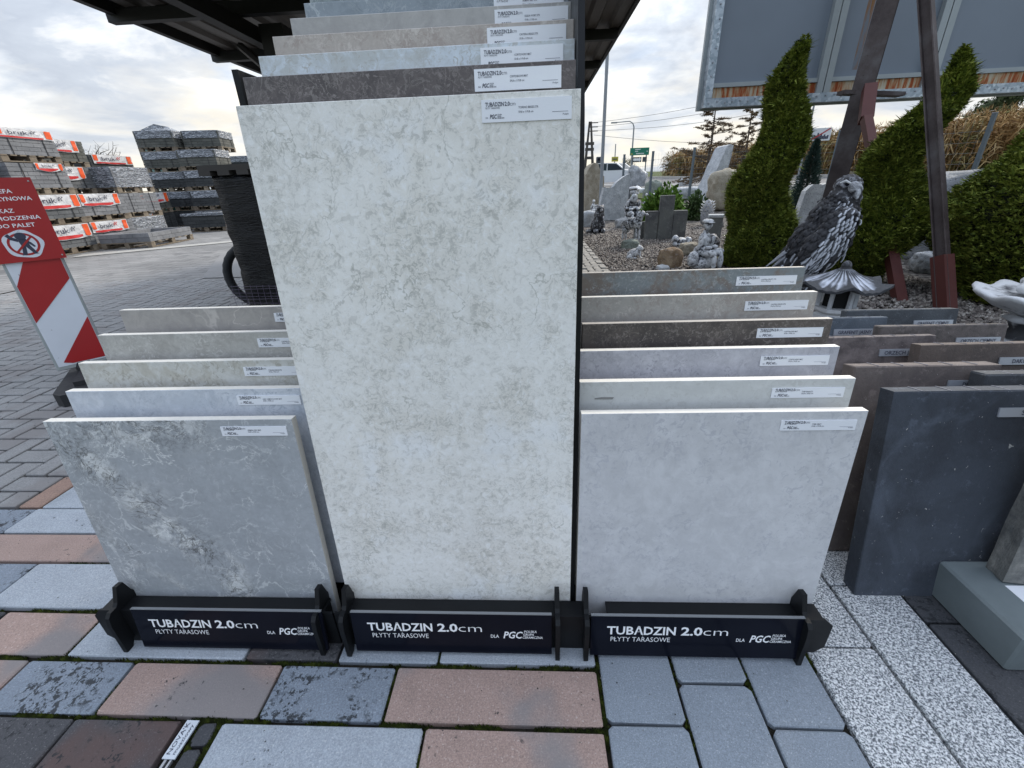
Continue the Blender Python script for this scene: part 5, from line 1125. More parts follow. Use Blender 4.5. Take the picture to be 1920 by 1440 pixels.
for j in range(23):
    for i in range(19):
        if nf >= 292: break
        t = j / 22; u = (i + .5 * (j % 2)) / 18
        # point grid in a plane facing the viewer, running along the body axis
        a = E2(1584, 374).lerp(E2(1478, 520), t); side = axd.cross(Vector((0, 1, 0))).normalized()
        step = .030 if t < .4 else .036
        p0 = a + side * (u - .5) * .70 + Vector((rnd.uniform(-.004, .004), 0, rnd.uniform(-.004, .004)))
        d = (p0 - viewo).normalized(); best = None
        for k_, tr in ((0, tb), (1, tw2)):
            h = tr.ray_cast(viewo, d)
            if h[0] is not None and (best is None or h[3] < best[0][3]): best = (h, k_)
        if best is None: continue
        h, k_ = best
        s_ = (h[0] - E2(1584, 374)).dot(axd)
        if h[1].dot(d) > -.15: continue
        q = h[0]; px_ = (ebase + q - CP); 
        n_ = h[1].normalized(); dn = (axd - n_ * axd.dot(n_)).normalized(); fx = dn.cross(n_).normalized()
        lvl = 0 if s_ < .06 else (1 if s_ < .16 else (2 if s_ < .33 else 3))
        M = Matrix((fx, -(n_ + dn * .10).normalized(), -dn)).transposed().to_4x4(); M.translation = q + n_ * .001
        pc_ = (q - E2(1584, 374)).dot(perp_); dk_ = pc_ > .085 + .04 * rnd.random() or rnd.random() < .12 or (s_ < .20 and pc_ < -.02 and k_ == 0)
        fo_ = bpy.data.objects.new('feather', (fmd if dk_ else fms)[lvl]); COL.objects.link(fo_); fo_.parent = wing if k_ else body; fo_.matrix_local = M @ Matrix.Rotation(R_(rnd.uniform(-14, 14)), 4, 'Y') @ Matrix.Diagonal((rnd.uniform(.8, 1.2), 1, rnd.uniform(.75, 1.2), 1)); nf += 1
# long dark wing-tip feathers behind
for k in range(7):
    a = E2(1520 - 4 * k, 440 + 6 * k, 4.16); c_ = E2(1436 + 7 * k, 500 + 5 * k, 4.22)
    MB().tube([a, a.lerp(c_, .6), c_], [.03, .022, .004], 6).build('flight_feather', M_antd, eg)
p = place(1508, 590)
rock('boulder', Vector((2.45, 4.25, 0)), (.5, .42, .16), 'dark', 'dark rock that the eagle statue stands on', seed=41)

# ================================================================== PAGODA LANTERN
Lb = Vector((2.235, 3.24, 0))
ln = empty('pagoda_lantern', Lb, (0, 0, R_(10)), 'stone garden lantern with a curved ribbed pagoda roof', 'pagoda lantern')
def roofprof():
    V = []; seg = 60; rings = [(.03, .475), (.055, .455), (.10, .425), (.16, .388), (.215, .362), (.262, .352), (.262, .338), (.20, .335), (.10, .335)]
    for (r, z) in rings:
        for q in range(seg):
            t = 2 * math.pi * q / seg; cr = abs(math.cos(3 * t)) ** 6; f = (r / .262) ** 2 if z > .336 else (r / .262) ** 2
            rib = (.006 * (math.cos(30 * t) > .2)) if (z > .345 and r > .04) else 0
            rr = r * (1 + .14 * cr * f); V.append((rr * math.cos(t), rr * math.sin(t), z + .045 * cr * f + rib))
    F = [(j * seg + q, j * seg + (q + 1) % seg, (j + 1) * seg + (q + 1) % seg, (j + 1) * seg + q) for j in range(len(rings) - 1) for q in range(seg)]
    F.append(tuple(range(seg))[::-1]); return V, F
V, F = roofprof(); 
n = NT('lantern_paint', .6, .5); at = n.N.new('ShaderNodeNewGeometry'); v = n.M('ADD', n.M('MULTIPLY', n.noise(12, 6, .65), .5), n.M('MULTIPLY', n.step(at.outputs['Pointiness'], .47, .53), .45))
n.col(n.ramp(v, [(.36, (.04, .043, .05)), (.50, (.22, .235, .27)), (.66, (.58, .61, .68))])); n.bump(n.noise(60, 4), .003); M_lan = n.m
MB().add(V, F).build('roof', M_lan, ln)
sculpt('finial', [((0, 0, .49), (.032, .032, .04)), ((0, 0, .465), (.045, .045, .015))], M_antd, ln, voxel=.007)
for q in range(6):
    t = R_(60 * q + 30); MB().box((-.012, -.012, .20), (.012, .012, .338), Matrix.Translation((.115 * math.cos(t), .115 * math.sin(t), 0)) @ Matrix.Rotation(t, 4, 'Z')).build('window_post', M_ant, ln)
MB().lathe([(.135, .165), (.145, .175), (.145, .198), (.12, .20)], 6, Matrix.Rotation(R_(30), 4, 'Z')).build('window_sill', M_antl, ln)
MB().lathe([(.10, .10), (.13, .11), (.13, .14), (.10, .16)], 6, Matrix.Rotation(R_(30), 4, 'Z')).build('collar', M_antl, ln)
MB().lathe([(.15, 0), (.15, .03), (.09, .05), (.08, .10)], 6).build('base', M_ant, ln)
MB().lathe([(.085, .20), (.085, .335)], 6, Matrix.Rotation(R_(30), 4, 'Z')).build('light_chamber', M_black, ln)

# ================================================================== FOUNTAIN at the right edge
fb_ = AY(1935, 600, 2.75); Fb = Vector((fb_.x + .12, 2.85, 0))
fo2 = empty('shell_fountain', Fb, (0, 0, 0), 'antiqued white shell-shaped fountain bowl on a carved foot at the right edge', 'fountain')
def bowlmod(v, t, i): k = 1 + .05 * math.cos(9 * t) * (1 if 2 <= i <= 6 else 0); return Vector((v.x * k, v.y * k, v.z + (.014 * math.cos(9 * t) if 3 <= i <= 6 else 0)))
MB().lathe([(.08, .20), (.12, .225), (.22, .27), (.31, .325), (.335, .35), (.325, .365), (.27, .355), (.15, .34), (.05, .335)], 72, None, bowlmod).build('bowl', M_antl, fo2, smooth=True)
MB().lathe([(.16, 0), (.16, .04), (.11, .07), (.085, .12), (.11, .17), (.14, .185), (.09, .22)], 28, None, lambda v, t, i: v * 1 if i < 3 else Vector((v.x * (1 + .06 * math.cos(8 * t)), v.y * (1 + .06 * math.cos(8 * t)), v.z))).build('foot', M_ant, fo2, smooth=True)
sculpt('upper_figure', [((0, 0, .42), (.13, .13, .07)), ((-.02, 0, .50), (.10, .10, .07)), ((0, 0, .62), (.07, .07, .13)), ((.0, 0, .75), (.05, .05, .10)), ((-.12, -.03, .40), (.09, .07, .04)), ((.1, .05, .38), (.1, .1, .05)), ((-.08, -.16, .385), (.12, .08, .03))], M_antl, fo2, voxel=.012, rough=.008, rsc=22)

# ================================================================== SPIRAL THUJAS
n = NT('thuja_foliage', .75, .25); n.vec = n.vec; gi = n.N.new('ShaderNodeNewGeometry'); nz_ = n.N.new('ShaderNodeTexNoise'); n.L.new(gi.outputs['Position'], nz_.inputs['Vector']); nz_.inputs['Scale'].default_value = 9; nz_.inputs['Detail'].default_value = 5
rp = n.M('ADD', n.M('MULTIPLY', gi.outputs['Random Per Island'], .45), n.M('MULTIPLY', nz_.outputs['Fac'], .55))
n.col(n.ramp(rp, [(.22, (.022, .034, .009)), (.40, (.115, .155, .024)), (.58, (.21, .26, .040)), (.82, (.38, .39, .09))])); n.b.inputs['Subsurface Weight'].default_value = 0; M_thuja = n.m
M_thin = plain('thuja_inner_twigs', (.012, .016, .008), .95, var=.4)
M_bark = plain('bark_brown', (.07, .05, .035), .9, var=.4)
def thuja(base, h, rad, pitch, ph, label, n_sp, seed, tip_lean=(0, 0), bulge=.14, hand=1, wob=.035, topw=.4):
    o = empty('spiral_thuja', base, (0, 0, 0), label, 'spiral thuja', 'thujas clipped into spirals')
    r = np.random.RandomState(seed)
    def R0(z, t):
        u = np.clip(z / h, 0, 1); env = rad * (topw + (1 - topw) * (1 - u) ** 1.1) * np.minimum(1, (1 - u) * 5.5 + .02) ** .6 * (.55 + .45 * np.minimum(1, u * 5 + .3))
        s = np.cos(hand * t - 2 * np.pi * z / pitch + ph); s2 = np.sign(s) * np.abs(s) ** .8
        return env * (1 - bulge + bulge * s2)
    def cxy(z, t):
        u = z / h; w = wob
        return tip_lean[0] * u ** 2 + w * np.cos(2 * np.pi * z / pitch - ph) , tip_lean[1] * u ** 2 + w * np.sin(2 * np.pi * z / pitch - ph) * hand
    # inner twig mass
    V = []; seg, nz2 = 40, 60
    for j in range(nz2 + 1):
        z = h * .98 * j / nz2
        for q in range(seg):
            t = 2 * math.pi * q / seg; rr = float(R0(np.array(z), np.array(t))) * .86; c = cxy(z, t)
            rr *= 1 + .08 * mnoise.noise(Vector((math.cos(t) * 4, math.sin(t) * 4, z * 8)))
            V.append((c[0] + rr * math.cos(t), c[1] + rr * math.sin(t), z + .03))
    F = [(j * seg + q, j * seg + (q + 1) % seg, (j + 1) * seg + (q + 1) % seg, (j + 1) * seg + q) for j in range(nz2) for q in range(seg)]
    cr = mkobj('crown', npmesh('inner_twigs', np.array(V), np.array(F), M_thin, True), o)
    MB().tube([(0, 0, -.05), (0, 0, h * .3)], [.05, .03], 8).build('trunk', M_bark, o)
    N_ = n_sp; u = r.uniform(0, 1, N_); z = h * (1 - (1 - u) ** .60) ; t = r.uniform(0, 2 * np.pi, N_)
    cl_ = np.sin(11 * t + 9 * z + 2 * np.sin(7 * z)) + np.sin(17 * z - 6 * t + 1.3) + np.sin(23 * t + 31 * z)
    rr = R0(z, t) * r.uniform(.84, 1.02, N_) * (1 + .030 * cl_); cx_, cy_ = cxy(z, t)
    P = np.stack([cx_ + rr * np.cos(t), cy_ + rr * np.sin(t), z + .02], -1)
    nrm = np.stack([np.cos(t), np.sin(t), .25 + .5 * r.uniform(0, 1, N_)], -1); nrm += r.normal(0, .38, (N_, 3)); nrm /= np.linalg.norm(nrm, axis=1, keepdims=True)
    up = np.stack([r.normal(0, .4, N_), r.normal(0, .4, N_), np.ones(N_)], -1); sd_ = np.cross(nrm, up); sd_ /= np.linalg.norm(sd_, axis=1, keepdims=True)
    ln_ = (r.uniform(.022, .055, N_) * np.where(r.uniform(0, 1, N_) > .95, 2.2, 1))[:, None]; wd = r.uniform(.004, .009, N_)[:, None]
    ux = np.cross(sd_, nrm)
    # each spray: three narrow blades fanned out
    Vs = []; 
    for k, (fa, fl) in enumerate(((0, 1.0), (.6, .75), (-.6, .75))):
        d = nrm * np.cos(fa) + sd_ * np.sin(fa); w_ = (sd_ * np.cos(fa) - nrm * np.sin(fa))
        Vs += [P - w_ * wd * .6, P + d * ln_ * fl * .5 + w_ * wd + ux * wd * .6, P + d * ln_ * fl, P + d * ln_ * fl * .5 - w_ * wd + ux * wd * .6]
    V = np.stack(Vs, 1).reshape(-1, 3); f = np.array([(0, 1, 2, 3), (4, 5, 6, 7), (8, 9, 10, 11)]); F = (f[None] + 12 * np.arange(N_)[:, None, None]).reshape(-1, 4)
    fo = tag(mkobj('foliage', npmesh('foliage', V, F, M_thuja), cr), kind='stuff')
    return o
thuja(Vector((2.86, 6.0, 0)), 2.42, .50, 1.15, 2.3, 'left spiral-clipped thuja in front of the billboard, its tip against the grey panel', 42000, 5, (.14, 0), .13, 1, .035, .32)
thuja(Vector((3.47, 4.85, 0)), 2.06, .52, 1.05, -1.6, 'middle spiral-clipped thuja behind the eagle, crossed by the dark post', 42000, 6, (.42, .05), .20, 1, .05, .20)
thuja(Vector((4.44, 3.95, 0)), 2.45, 1.02, 1.3, 1.0, 'right spiral-clipped thuja cut by the picture edge', 60000, 7, (0, .05), .12, 1, .03, .34)
# small blue conifer between
def cone_tree(name, base, h, rad, label, cat, mat, n_, seed):
    o = empty(name, base, (0, 0, 0), label, cat); r = np.random.RandomState(seed)
    MB().tube([(0, 0, -.05), (0, 0, h * .9)], [.05 * h / 2, .01], 6).build('trunk', M_bark, o)
    z = h * r.uniform(0.02, 1, n_) ; t = r.uniform(0, 6.283, n_); rr = rad * (1 - z / h) ** .8 * r.uniform(.35, 1, n_) * (1 + .15 * np.sin(t * 5 + z * 9))
    P = np.stack([rr * np.cos(t), rr * np.sin(t), z], -1); d = np.stack([np.cos(t), np.sin(t), r.uniform(.1, 1.2, n_)], -1); d /= np.linalg.norm(d, axis=1, keepdims=True); s = np.cross(d, r.normal(0, 1, (n_, 3))); s /= np.linalg.norm(s, axis=1, keepdims=True)
    L = r.uniform(.03, .09, n_)[:, None] * max(1, h / 2); w = L * .16
    V = np.stack([P - s * w, P + s * w, P + d * L], 1).reshape(-1, 3); F = np.arange(3 * n_).reshape(-1, 3)
    tag(mkobj('crown', npmesh('crown', V, F, mat), o), kind='stuff'); return o
def leafmat(name, stops, sc=4):
    n = NT(name, .8, .2); gi = n.N.new('ShaderNodeNewGeometry'); q = n.N.new('ShaderNodeTexNoise'); n.L.new(gi.outputs['Position'], q.inputs['Vector']); q.inputs['Scale'].default_value = sc; q.inputs['Detail'].default_value = 4
    n.col(n.ramp(n.M('ADD', n.M('MULTIPLY', gi.outputs['Random Per Island'], .5), n.M('MULTIPLY', q.outputs['Fac'], .5)), stops)); return n.m
M_blue = leafmat('blue_conifer_needles', [(.2, (.015, .035, .030)), (.7, (.05, .085, .075))])
cone_tree('small_conifer', place(1496, 420), hgt(place(1496, 420), 262), .38, 'narrow blue-green conifer just behind the left spiral thuja', 'conifer', M_blue, 9000, 3)
# green bush and leafy plant
def bush(base, w, h, label, n_, seed, mat, lsz=.05, cat='bush'):
    o = empty('green_bush', base, (0, 0, 0), label, cat); r = np.random.RandomState(seed)
    st_ = MB()
    for k in range(9): a = k * .7; st_.tube([(0, 0, -.02), (w * .2 * math.cos(a), w * .2 * math.sin(a), h * .4), (w * .38 * math.cos(a), w * .38 * math.sin(a), h * .75)], [.01, .007, .003], 5)
    tag(st_.build('stems', M_bark, o), kind='stuff')
    d = r.normal(0, 1, (n_, 3)); d /= np.linalg.norm(d, axis=1, keepdims=True); d[:, 2] = np.abs(d[:, 2]); k = r.uniform(.55, 1, n_)[:, None] * (1 + .22 * np.sin(d[:, :1] * 7 + d[:, 1:2] * 5))
    P = d * k * np.array([w / 2, w / 2, h]); dr = d + r.normal(0, .5, (n_, 3)); dr /= np.linalg.norm(dr, axis=1, keepdims=True); s = np.cross(dr, r.normal(0, 1, (n_, 3))); s /= np.linalg.norm(s, axis=1, keepdims=True)
    L = r.uniform(.6, 1.3, n_)[:, None] * lsz; w_ = L * .32
    V = np.stack([P, P + dr * L * .5 + s * w_, P + dr * L, P + dr * L * .5 - s * w_], 1).reshape(-1, 3)
    tag(mkobj('leaves', npmesh('leaves', V, np.arange(4 * n_).reshape(-1, 4), mat), o), kind='stuff'); return o
M_bush = leafmat('bright_bush_leaves', [(.2, (.03, .07, .008)), (.5, (.08, .16, .02)), (.8, (.16, .26, .05))])
M_plant = leafmat('dull_plant_leaves', [(.2, (.03, .055, .02)), (.7, (.10, .15, .06))])
p = place(1240, 420); bush(p, wid(p, 72), hgt(p, 358), 'bright green leafy bush behind the cross-shaped slabs', 2600, 5, M_bush, .12)
p = place(1302, 412); bush(p, wid(p, 32), hgt(p, 366), 'duller green plant right of the cross-shaped slabs', 1200, 6, M_plant, .10)
p = Vector(pp.location); bush(p + Vector((-.06, 0, .38)), .34, .24, 'small orange and green plant in the box planter', 500, 9, leafmat('orange_green_leaves', [(.2, (.05, .09, .02)), (.6, (.30, .16, .02)), (.9, (.45, .22, .03))]), .06, 'plant')

# ================================================================== BILLBOARD (back side)
n = NT('billboard_back_panel', .5, .4).world(); c = n.vary((.17, .20, .24), n.noise(.9, 5), .85, 1.15); n.col(c); M_panel = n.m
n = NT('galvanised_steel', .42, .5, .55).world(); n.col(n.ramp(n.voro(26, out='Color'), [(.1, (.25, .30, .34)), (.5, (.36, .41, .46)), (.9, (.52, .57, .61))])); n.rough(n.noise(20, 4), .35, .6); M_galv = n.m
n = NT('rusty_strip', .85, .3).world(); sv = n.scalev(7, 7, .7); v = n.noise(3.2, 6, .65, 0, sv); n.col(n.ramp(v, [(.40, (.42, .38, .29)), (.50, (.36, .22, .12)), (.58, (.30, .07, .02)), (.7, (.16, .035, .012))])); M_rust = n.m
n = NT('galv_light_channel', .5, .5, .2).world(); n.col(n.vary((.30, .33, .34), n.noise(4, 5), .85, 1.15)); M_chan = n.m
BA, BB = AY(1321, 205, 7.0), None
bx0, bz0 = 2.33, 1.915
bb_ = empty('billboard', (bx0, 7.0, 0), (0, 0, R_(-1.2)), 'back of a big grey steel billboard with rusty strips, upper right', 'billboard')
Wb, Zb, Zt = 8.6, 1.935, 4.95
def bbx(nm, a, c_, mt, par=bb_): return MB().box(a, c_).build(nm, mt, par)
bbx('panel', (.12, .06, Zb + .1), (Wb - .12, .09, Zt), M_panel)
bbx('bottom_channel', (0, -.02, Zb), (Wb, .10, Zb + .105), M_galv)
bbx('side_channel', (0, -.022, Zb + .107), (.10, .10, Zt), M_galv)
bbx('top_channel', (0, -.02, Zt + .002), (Wb, .10, Zt + .10), M_galv)
bbx('front_flange', (-.045, .102, Zb - .02), (Wb, .16, Zt + .1), M_chan)
k = 0; xs_ = [.10]; x = 1.52
while x < Wb: xs_.append(x); x += 1.30
for i, x in enumerate(xs_[1:]):
    bbx('rib', (x - .085, -.015, Zb + .107), (x - .006, .055, Zt), M_chan); bbx('rib', (x + .006, -.015, Zb + .107), (x + .085, .055, Zt), M_chan)
for i in range(len(xs_)):
    x0 = xs_[i] + (.087 if i else .002); x1 = (xs_[i + 1] - .087) if i + 1 < len(xs_) else Wb - .1
    bbx('rust_strip', (x0, .02, Zb + .107), (x1, .056, Zb + .225), M_rust); bbx('flat_bar', (x0, .0, Zb + .227), (x1, .056, Zb + .275), M_chan)
b = MB()
for i in range(int(Wb / .10)):
    b.lathe([(.010, 0), (.010, .008), (.004, .010)], 6, Matrix.Translation((.06 + .10 * i + rnd.uniform(-.02, .02), -.0205, Zb + .06 + rnd.uniform(-.02, .02))) @ Matrix.Rotation(R_(90), 4, 'X'))
for i in range(20): b.lathe([(.010, 0), (.010, .008), (.004, .010)], 6, Matrix.Translation((.045 + rnd.uniform(0, .03), -.0225, Zb + .2 + .15 * i)) @ Matrix.Rotation(R_(90), 4, 'X'))
tag(b.build('bolts', M_antd, bb_), kind='stuff')
ru = NT('rust_streak', .85, .2); ru.col(ru.ramp(ru.noise(6, 5, .6, 0, ru.scalev(6, 1, .5)), [(.4, (.16, .18, .21)), (.6, (.24, .12, .05))]))
MB().add([(1.86, .0595, Zb + .35), (1.93, .0595, Zb + .35), (1.98, .0595, Zt), (1.86, .0595, Zt)], [(0, 1, 2, 3)]).build('rust_streak', ru.m, bb_)
n = NT('rusty_brown_paint', .65, .4).world(); v = n.noise(3, 7, .65); c = n.ramp(v, [(.38, (.040, .028, .027)), (.52, (.065, .050, .048)), (.66, (.10, .090, .090))]); n.col(n.mix(n.M('MULTIPLY', n.step(n.noise(30, 5, .7), .60, .66), .6), c, (.03, .02, .018))); n.bump(n.noise(40, 4), .002); M_post = n.m
n = NT('red_primer', .6, .4).world(); n.col(n.vary((.085, .022, .018), n.noise(5, 6), .7, 1.25)); M_prim = n.m
def ibeam(nm, a, c_, w, f, mat, par, roll=0):
    a, c_ = Vector(a), Vector(c_); d = (c_ - a); L = d.length; q = d.to_track_quat('Z', 'Y').to_matrix().to_4x4(); M = Matrix.Translation(a) @ q @ Matrix.Rotation(R_(roll), 4, 'Z')
    b = MB(); t = .009
    b.box((-w / 2, -f / 2, 0), (w / 2, -f / 2 + t, L), M); b.box((-w / 2, f / 2 - t, 0), (w / 2, f / 2, L), M); b.box((-t / 2, -f / 2 + t + .001, 0), (t / 2, f / 2 - t - .001, L), M)
    return b.build(nm, mat, par)
def boxbeam(nm, a, c_, w, mat, par):
    a, c_ = Vector(a), Vector(c_); d = (c_ - a); L = d.length; M = Matrix.Translation(a) @ d.to_track_quat('Z', 'Y').to_matrix().to_4x4(); return MB().box((-w / 2, -w / 2, 0), (w / 2, w / 2, L), M).build(nm, mat, par)
fr = empty('billboard_support', (3.9, 6.1, 0), (0, 0, 0), 'dark rusty steel post with red-brown braces carrying the billboard', 'steel support')
def rel(v): return Vector(v) - Vector((3.9, 6.1, 0))
ibeam('post', rel((3.80, 6.15, -.1)), rel((4.12, 6.45, 5.0)), .20, .24, M_post, fr, 12)
MB().box((-.35, -.10, 1.90), (.35, .05, 1.94), Matrix.Rotation(R_(4), 4, 'Y') @ Matrix.Translation((.0, .2, .0))).build('clamp_plate', M_post, fr)
ibeam('strut', rel((3.43, 3.60, -.1)), rel((3.05, 5.26, 3.9)), .085, .085, M_post, fr, 20)
boxbeam('lower_sleeve', rel((3.43, 3.60, -.1)), rel((3.379, 3.824, .44)), .105, M_prim, fr)
boxbeam('brace', rel((3.36, 3.98, -.1)), rel((3.72, 5.75, 1.62)), .085, M_prim, fr)
boxbeam('brace', rel((3.74, 5.78, 1.60)), rel((3.86, 6.05, 1.95)), .12, M_prim, fr)

# ================================================================== FENCE posts with thin wires
M_fpost = plain('fence_post_grey_blue', (.075, .10, .12), .5)
fps = []
for i, (px, py) in enumerate([(1866, 212), (1577, 245), (1303, 277), (1225, 284), (1171, 290)]):
    t_ = G(px, py, 2.02); b0 = Tz(t_.x, t_.y); fps.append(Vector((t_.x, t_.y, 0)))
    lab = ['first from the right, before the tall corn', 'second from the right, behind the eagle', 'third from the right, beside the granite pillar', 'fourth from the right, above the greenish stone', 'leftmost, near the light pole'][i]
    o = empty('fence_post', (t_.x, t_.y, b0), (0, 0, R_(25)), 'dark blue-grey fence post, ' + lab, 'fence post', 'fence posts along the road')
    MB().box((-.035, -.035, -.1), (.035, .035, 2.02 - b0)).build('post', M_fpost, o); MB().box((-.04, -.04, 2.022 - b0), (.04, .04, 2.035 - b0)).build('cap', M_antd, o)
    for z in (.5, 1.0, 1.5):
        if z < 2.0 - b0: MB().box((-.05, -.042, z), (.05, -.0355, z + .04)).build('bracket', M_fpost, o)
wm = MB()
for i in range(len(fps) - 1):
    a, c_ = fps[i], fps[i + 1]
    for k in range(8):
        za = Tz(a.x, a.y) + .12 + k * .2; zc = Tz(c_.x, c_.y) + .12 + k * .2
        if min(za, zc) < 1.98: wm.tube([(a.x, a.y, min(za, 1.97)), (c_.x, c_.y, min(zc, 1.97))], .0035, 3, False)
    L = (c_ - a).length; m_ = int(L / .14)
    for k in range(m_):
        q = a.lerp(c_, k / m_); z0 = Tz(q.x, q.y); wm.tube([(q.x, q.y, z0 + .1), (q.x, q.y, 1.96)], .002, 3, False)
tag(tag(wm.build('fence_mesh', plain('fence_wire', (.16, .18, .18), .5)), 'thin grey wire mesh stretched between the fence posts', 'wire fence'), kind='thing')

# ================================================================== CORN FIELD
def corn():
    r = np.random.RandomState(12); Vs = []; Fs = []; base = 0
    N_ = 5200
    # denser near the road edge
    w = 26.0 + r.exponential(2.2, N_); s_ = r.uniform(-8, 31.2, N_)
    w += .35 * np.sin(s_ * 1.7)
    X = .906 * w - .423 * s_; Y = .423 * w + .906 * s_
    k = (Y > 6); X, Y, w, s_ = X[k], Y[k], w[k], s_[k]; N_ = len(X)
    Z = np.array([Tz(x, y) for x, y in zip(X, Y)]); H = (2.35 - .036 * np.maximum(0, Y - 20)) * r.uniform(.86, 1.08, N_)
    P0 = np.stack([X, Y, Z], -1); lean = r.normal(0, .10, (N_, 2))
    # stalk blades facing various ways
    def ribbon(A, B, C, wd):
        d = (C - A); sdir = np.cross(d, r.normal(0, 1, d.shape)); sdir /= np.linalg.norm(sdir, axis=1, keepdims=True) + 1e-9
        return np.stack([A - sdir * wd, A + sdir * wd, B + sdir * wd * .9, B - sdir * wd * .9, C + sdir * wd * .1, C - sdir * wd * .1], 1)
    top = P0 + np.concatenate([lean * H[:, None], H[:, None]], 1)
    parts = [ribbon(P0, (P0 + top) / 2, top, .016)]
    for lf in range(9):
        t = r.uniform(.12, .95, N_)[:, None]; A = P0 + (top - P0) * t; a = r.uniform(0, 6.28, N_); L = r.uniform(.25, .62, N_)
        dirr = np.stack([np.cos(a) * L, np.sin(a) * L, r.uniform(.0, .22, N_)], -1); B = A + dirr * .55; C = A + dirr * np.array([1, 1, 0]) - np.stack([0 * a, 0 * a, r.uniform(.05, .45, N_)], -1)
        parts.append(ribbon(A, B, C, .028))
    for tt in range(3):
        a = r.uniform(0, 6.28, N_); C = top + np.stack([np.cos(a) * .1, np.sin(a) * .1, r.uniform(.10, .22, N_)], -1); parts.append(ribbon(top, (top + C) / 2, C, .010))
    V = np.concatenate(parts, 0); n_ = len(V); f = np.array([(0, 1, 2, 3), (3, 2, 4, 5)]); F = (f[None] + 6 * np.arange(n_)[:, None, None]).reshape(-1, 4)
    return V.reshape(-1, 3), F
n = NT('dry_corn', .85, .2); gi = n.N.new('ShaderNodeNewGeometry'); spz = n.N.new('ShaderNodeSeparateXYZ'); n.L.new(gi.outputs['Position'], spz.inputs[0])
q = n.N.new('ShaderNodeTexNoise'); n.L.new(gi.outputs['Position'], q.inputs['Vector']); q.inputs['Scale'].default_value = .8; q.inputs['Detail'].default_value = 3
v = n.M('ADD', n.M('MULTIPLY', gi.outputs['Random Per Island'], .65), n.M('MULTIPLY', q.outputs['Fac'], .35))
c = n.ramp(v, [(.15, (.11, .055, .02)), (.4, (.27, .155, .060)), (.65, (.40, .27, .12)), (.9, (.56, .44, .25))])
gr = n.M('MULTIPLY', n.step(q.outputs['Fac'], .52, .62), n.step(gi.outputs['Random Per Island'], .35, .45)); c = n.mix(n.M('MULTIPLY', gr, .75), c, (.11, .13, .04)); n.col(c); M_corn = n.m
V, F = corn(); tag(mkobj('corn_field', npmesh('corn_field', V, F, M_corn)), 'ripe straw-coloured corn field beyond the road', 'corn field', kind='stuff')
# solid depth of the field behind the first rows
strip_w('field_soil', 26.5, 60, -30, 31.5, .06, plain('field_soil', (.10, .075, .045), .95))

# ================================================================== DISTANT TREES
def conifer_bare(base, h, w, label, seed):
    o = empty('larch_tree', base, (0, 0, 0), label, 'larch tree'); r = random.Random(seed)
    MB().tube([(0, 0, -.1), (.02 * h, 0, h * .5), (.01 * h, 0, h)], [.018 * h, .012 * h, .003 * h], 7).build('trunk', M_bark, o)
    b = MB(); tf = []
    for k in range(46):
        z = h * (.10 + .88 * (k / 46)); L = w / 2 * (1.05 - (z / h)) ** .8 * r.uniform(.6, 1.15); a = r.random() * 6.28
        e = Vector((L * math.cos(a), L * math.sin(a), z + L * r.uniform(-.30, .45))); s = Vector((0, 0, z)); m_ = s.lerp(e, .5) - Vector((0, 0, .08 * L))
        b.tube([s, m_, e], [.006 * h, .004 * h, .0015 * h], 4, False)
        for q in range(14):
            t = r.uniform(.2, 1); p0 = s.lerp(e, t); aa = a + r.choice((-1, 1)) * r.uniform(.5, 1.2); l2 = L * .28 * r.uniform(.4, 1); p1 = p0 + Vector((l2 * math.cos(aa), l2 * math.sin(aa), r.uniform(-.25, .12) * l2))
            b.tube([p0, p1], [.0022 * h, .0008 * h], 3, False)
            for z_ in range(9): tf.append(p0.lerp(p1, r.random()))
    tag(b.build('branches', plain('dark_twigs', (.045, .032, .024), .9), o), kind='stuff')
    V = []; F = []
    for p_ in tf:
        d = Vector((r.gauss(0, 1), r.gauss(0, 1), r.gauss(0, 1))).normalized() * .026 * h; s2 = d.orthogonal().normalized() * .005 * h; n_ = len(V); V += [p_ - s2, p_ + s2, p_ + d]; F.append((n_, n_ + 1, n_ + 2))
    tag(mkobj('needle_tufts', npmesh('needle_tufts', np.array([tuple(v) for v in V]), np.array(F), leafmat('rusty_needles', [(.2, (.06, .04, .02)), (.8, (.14, .085, .035))])), o), kind='stuff')
def far(px, Y): v = AY(px, 330, Y); return Vector((v.x, Y, Tz(v.x, Y)))
p = far(1322, 24); conifer_bare(p, hgt(p, 170), 4.4, 'dark sparse larch under the left corner of the billboard', 3)
p = far(1388, 27); conifer_bare(p, hgt(p, 190), 3.6, 'thinner bare larch left of the first spiral thuja', 4)
M_far = leafmat('far_tree_leaves', [(.2, (.02, .032, .014)), (.6, (.05, .07, .028)), (.9, (.11, .11, .05))], .7)
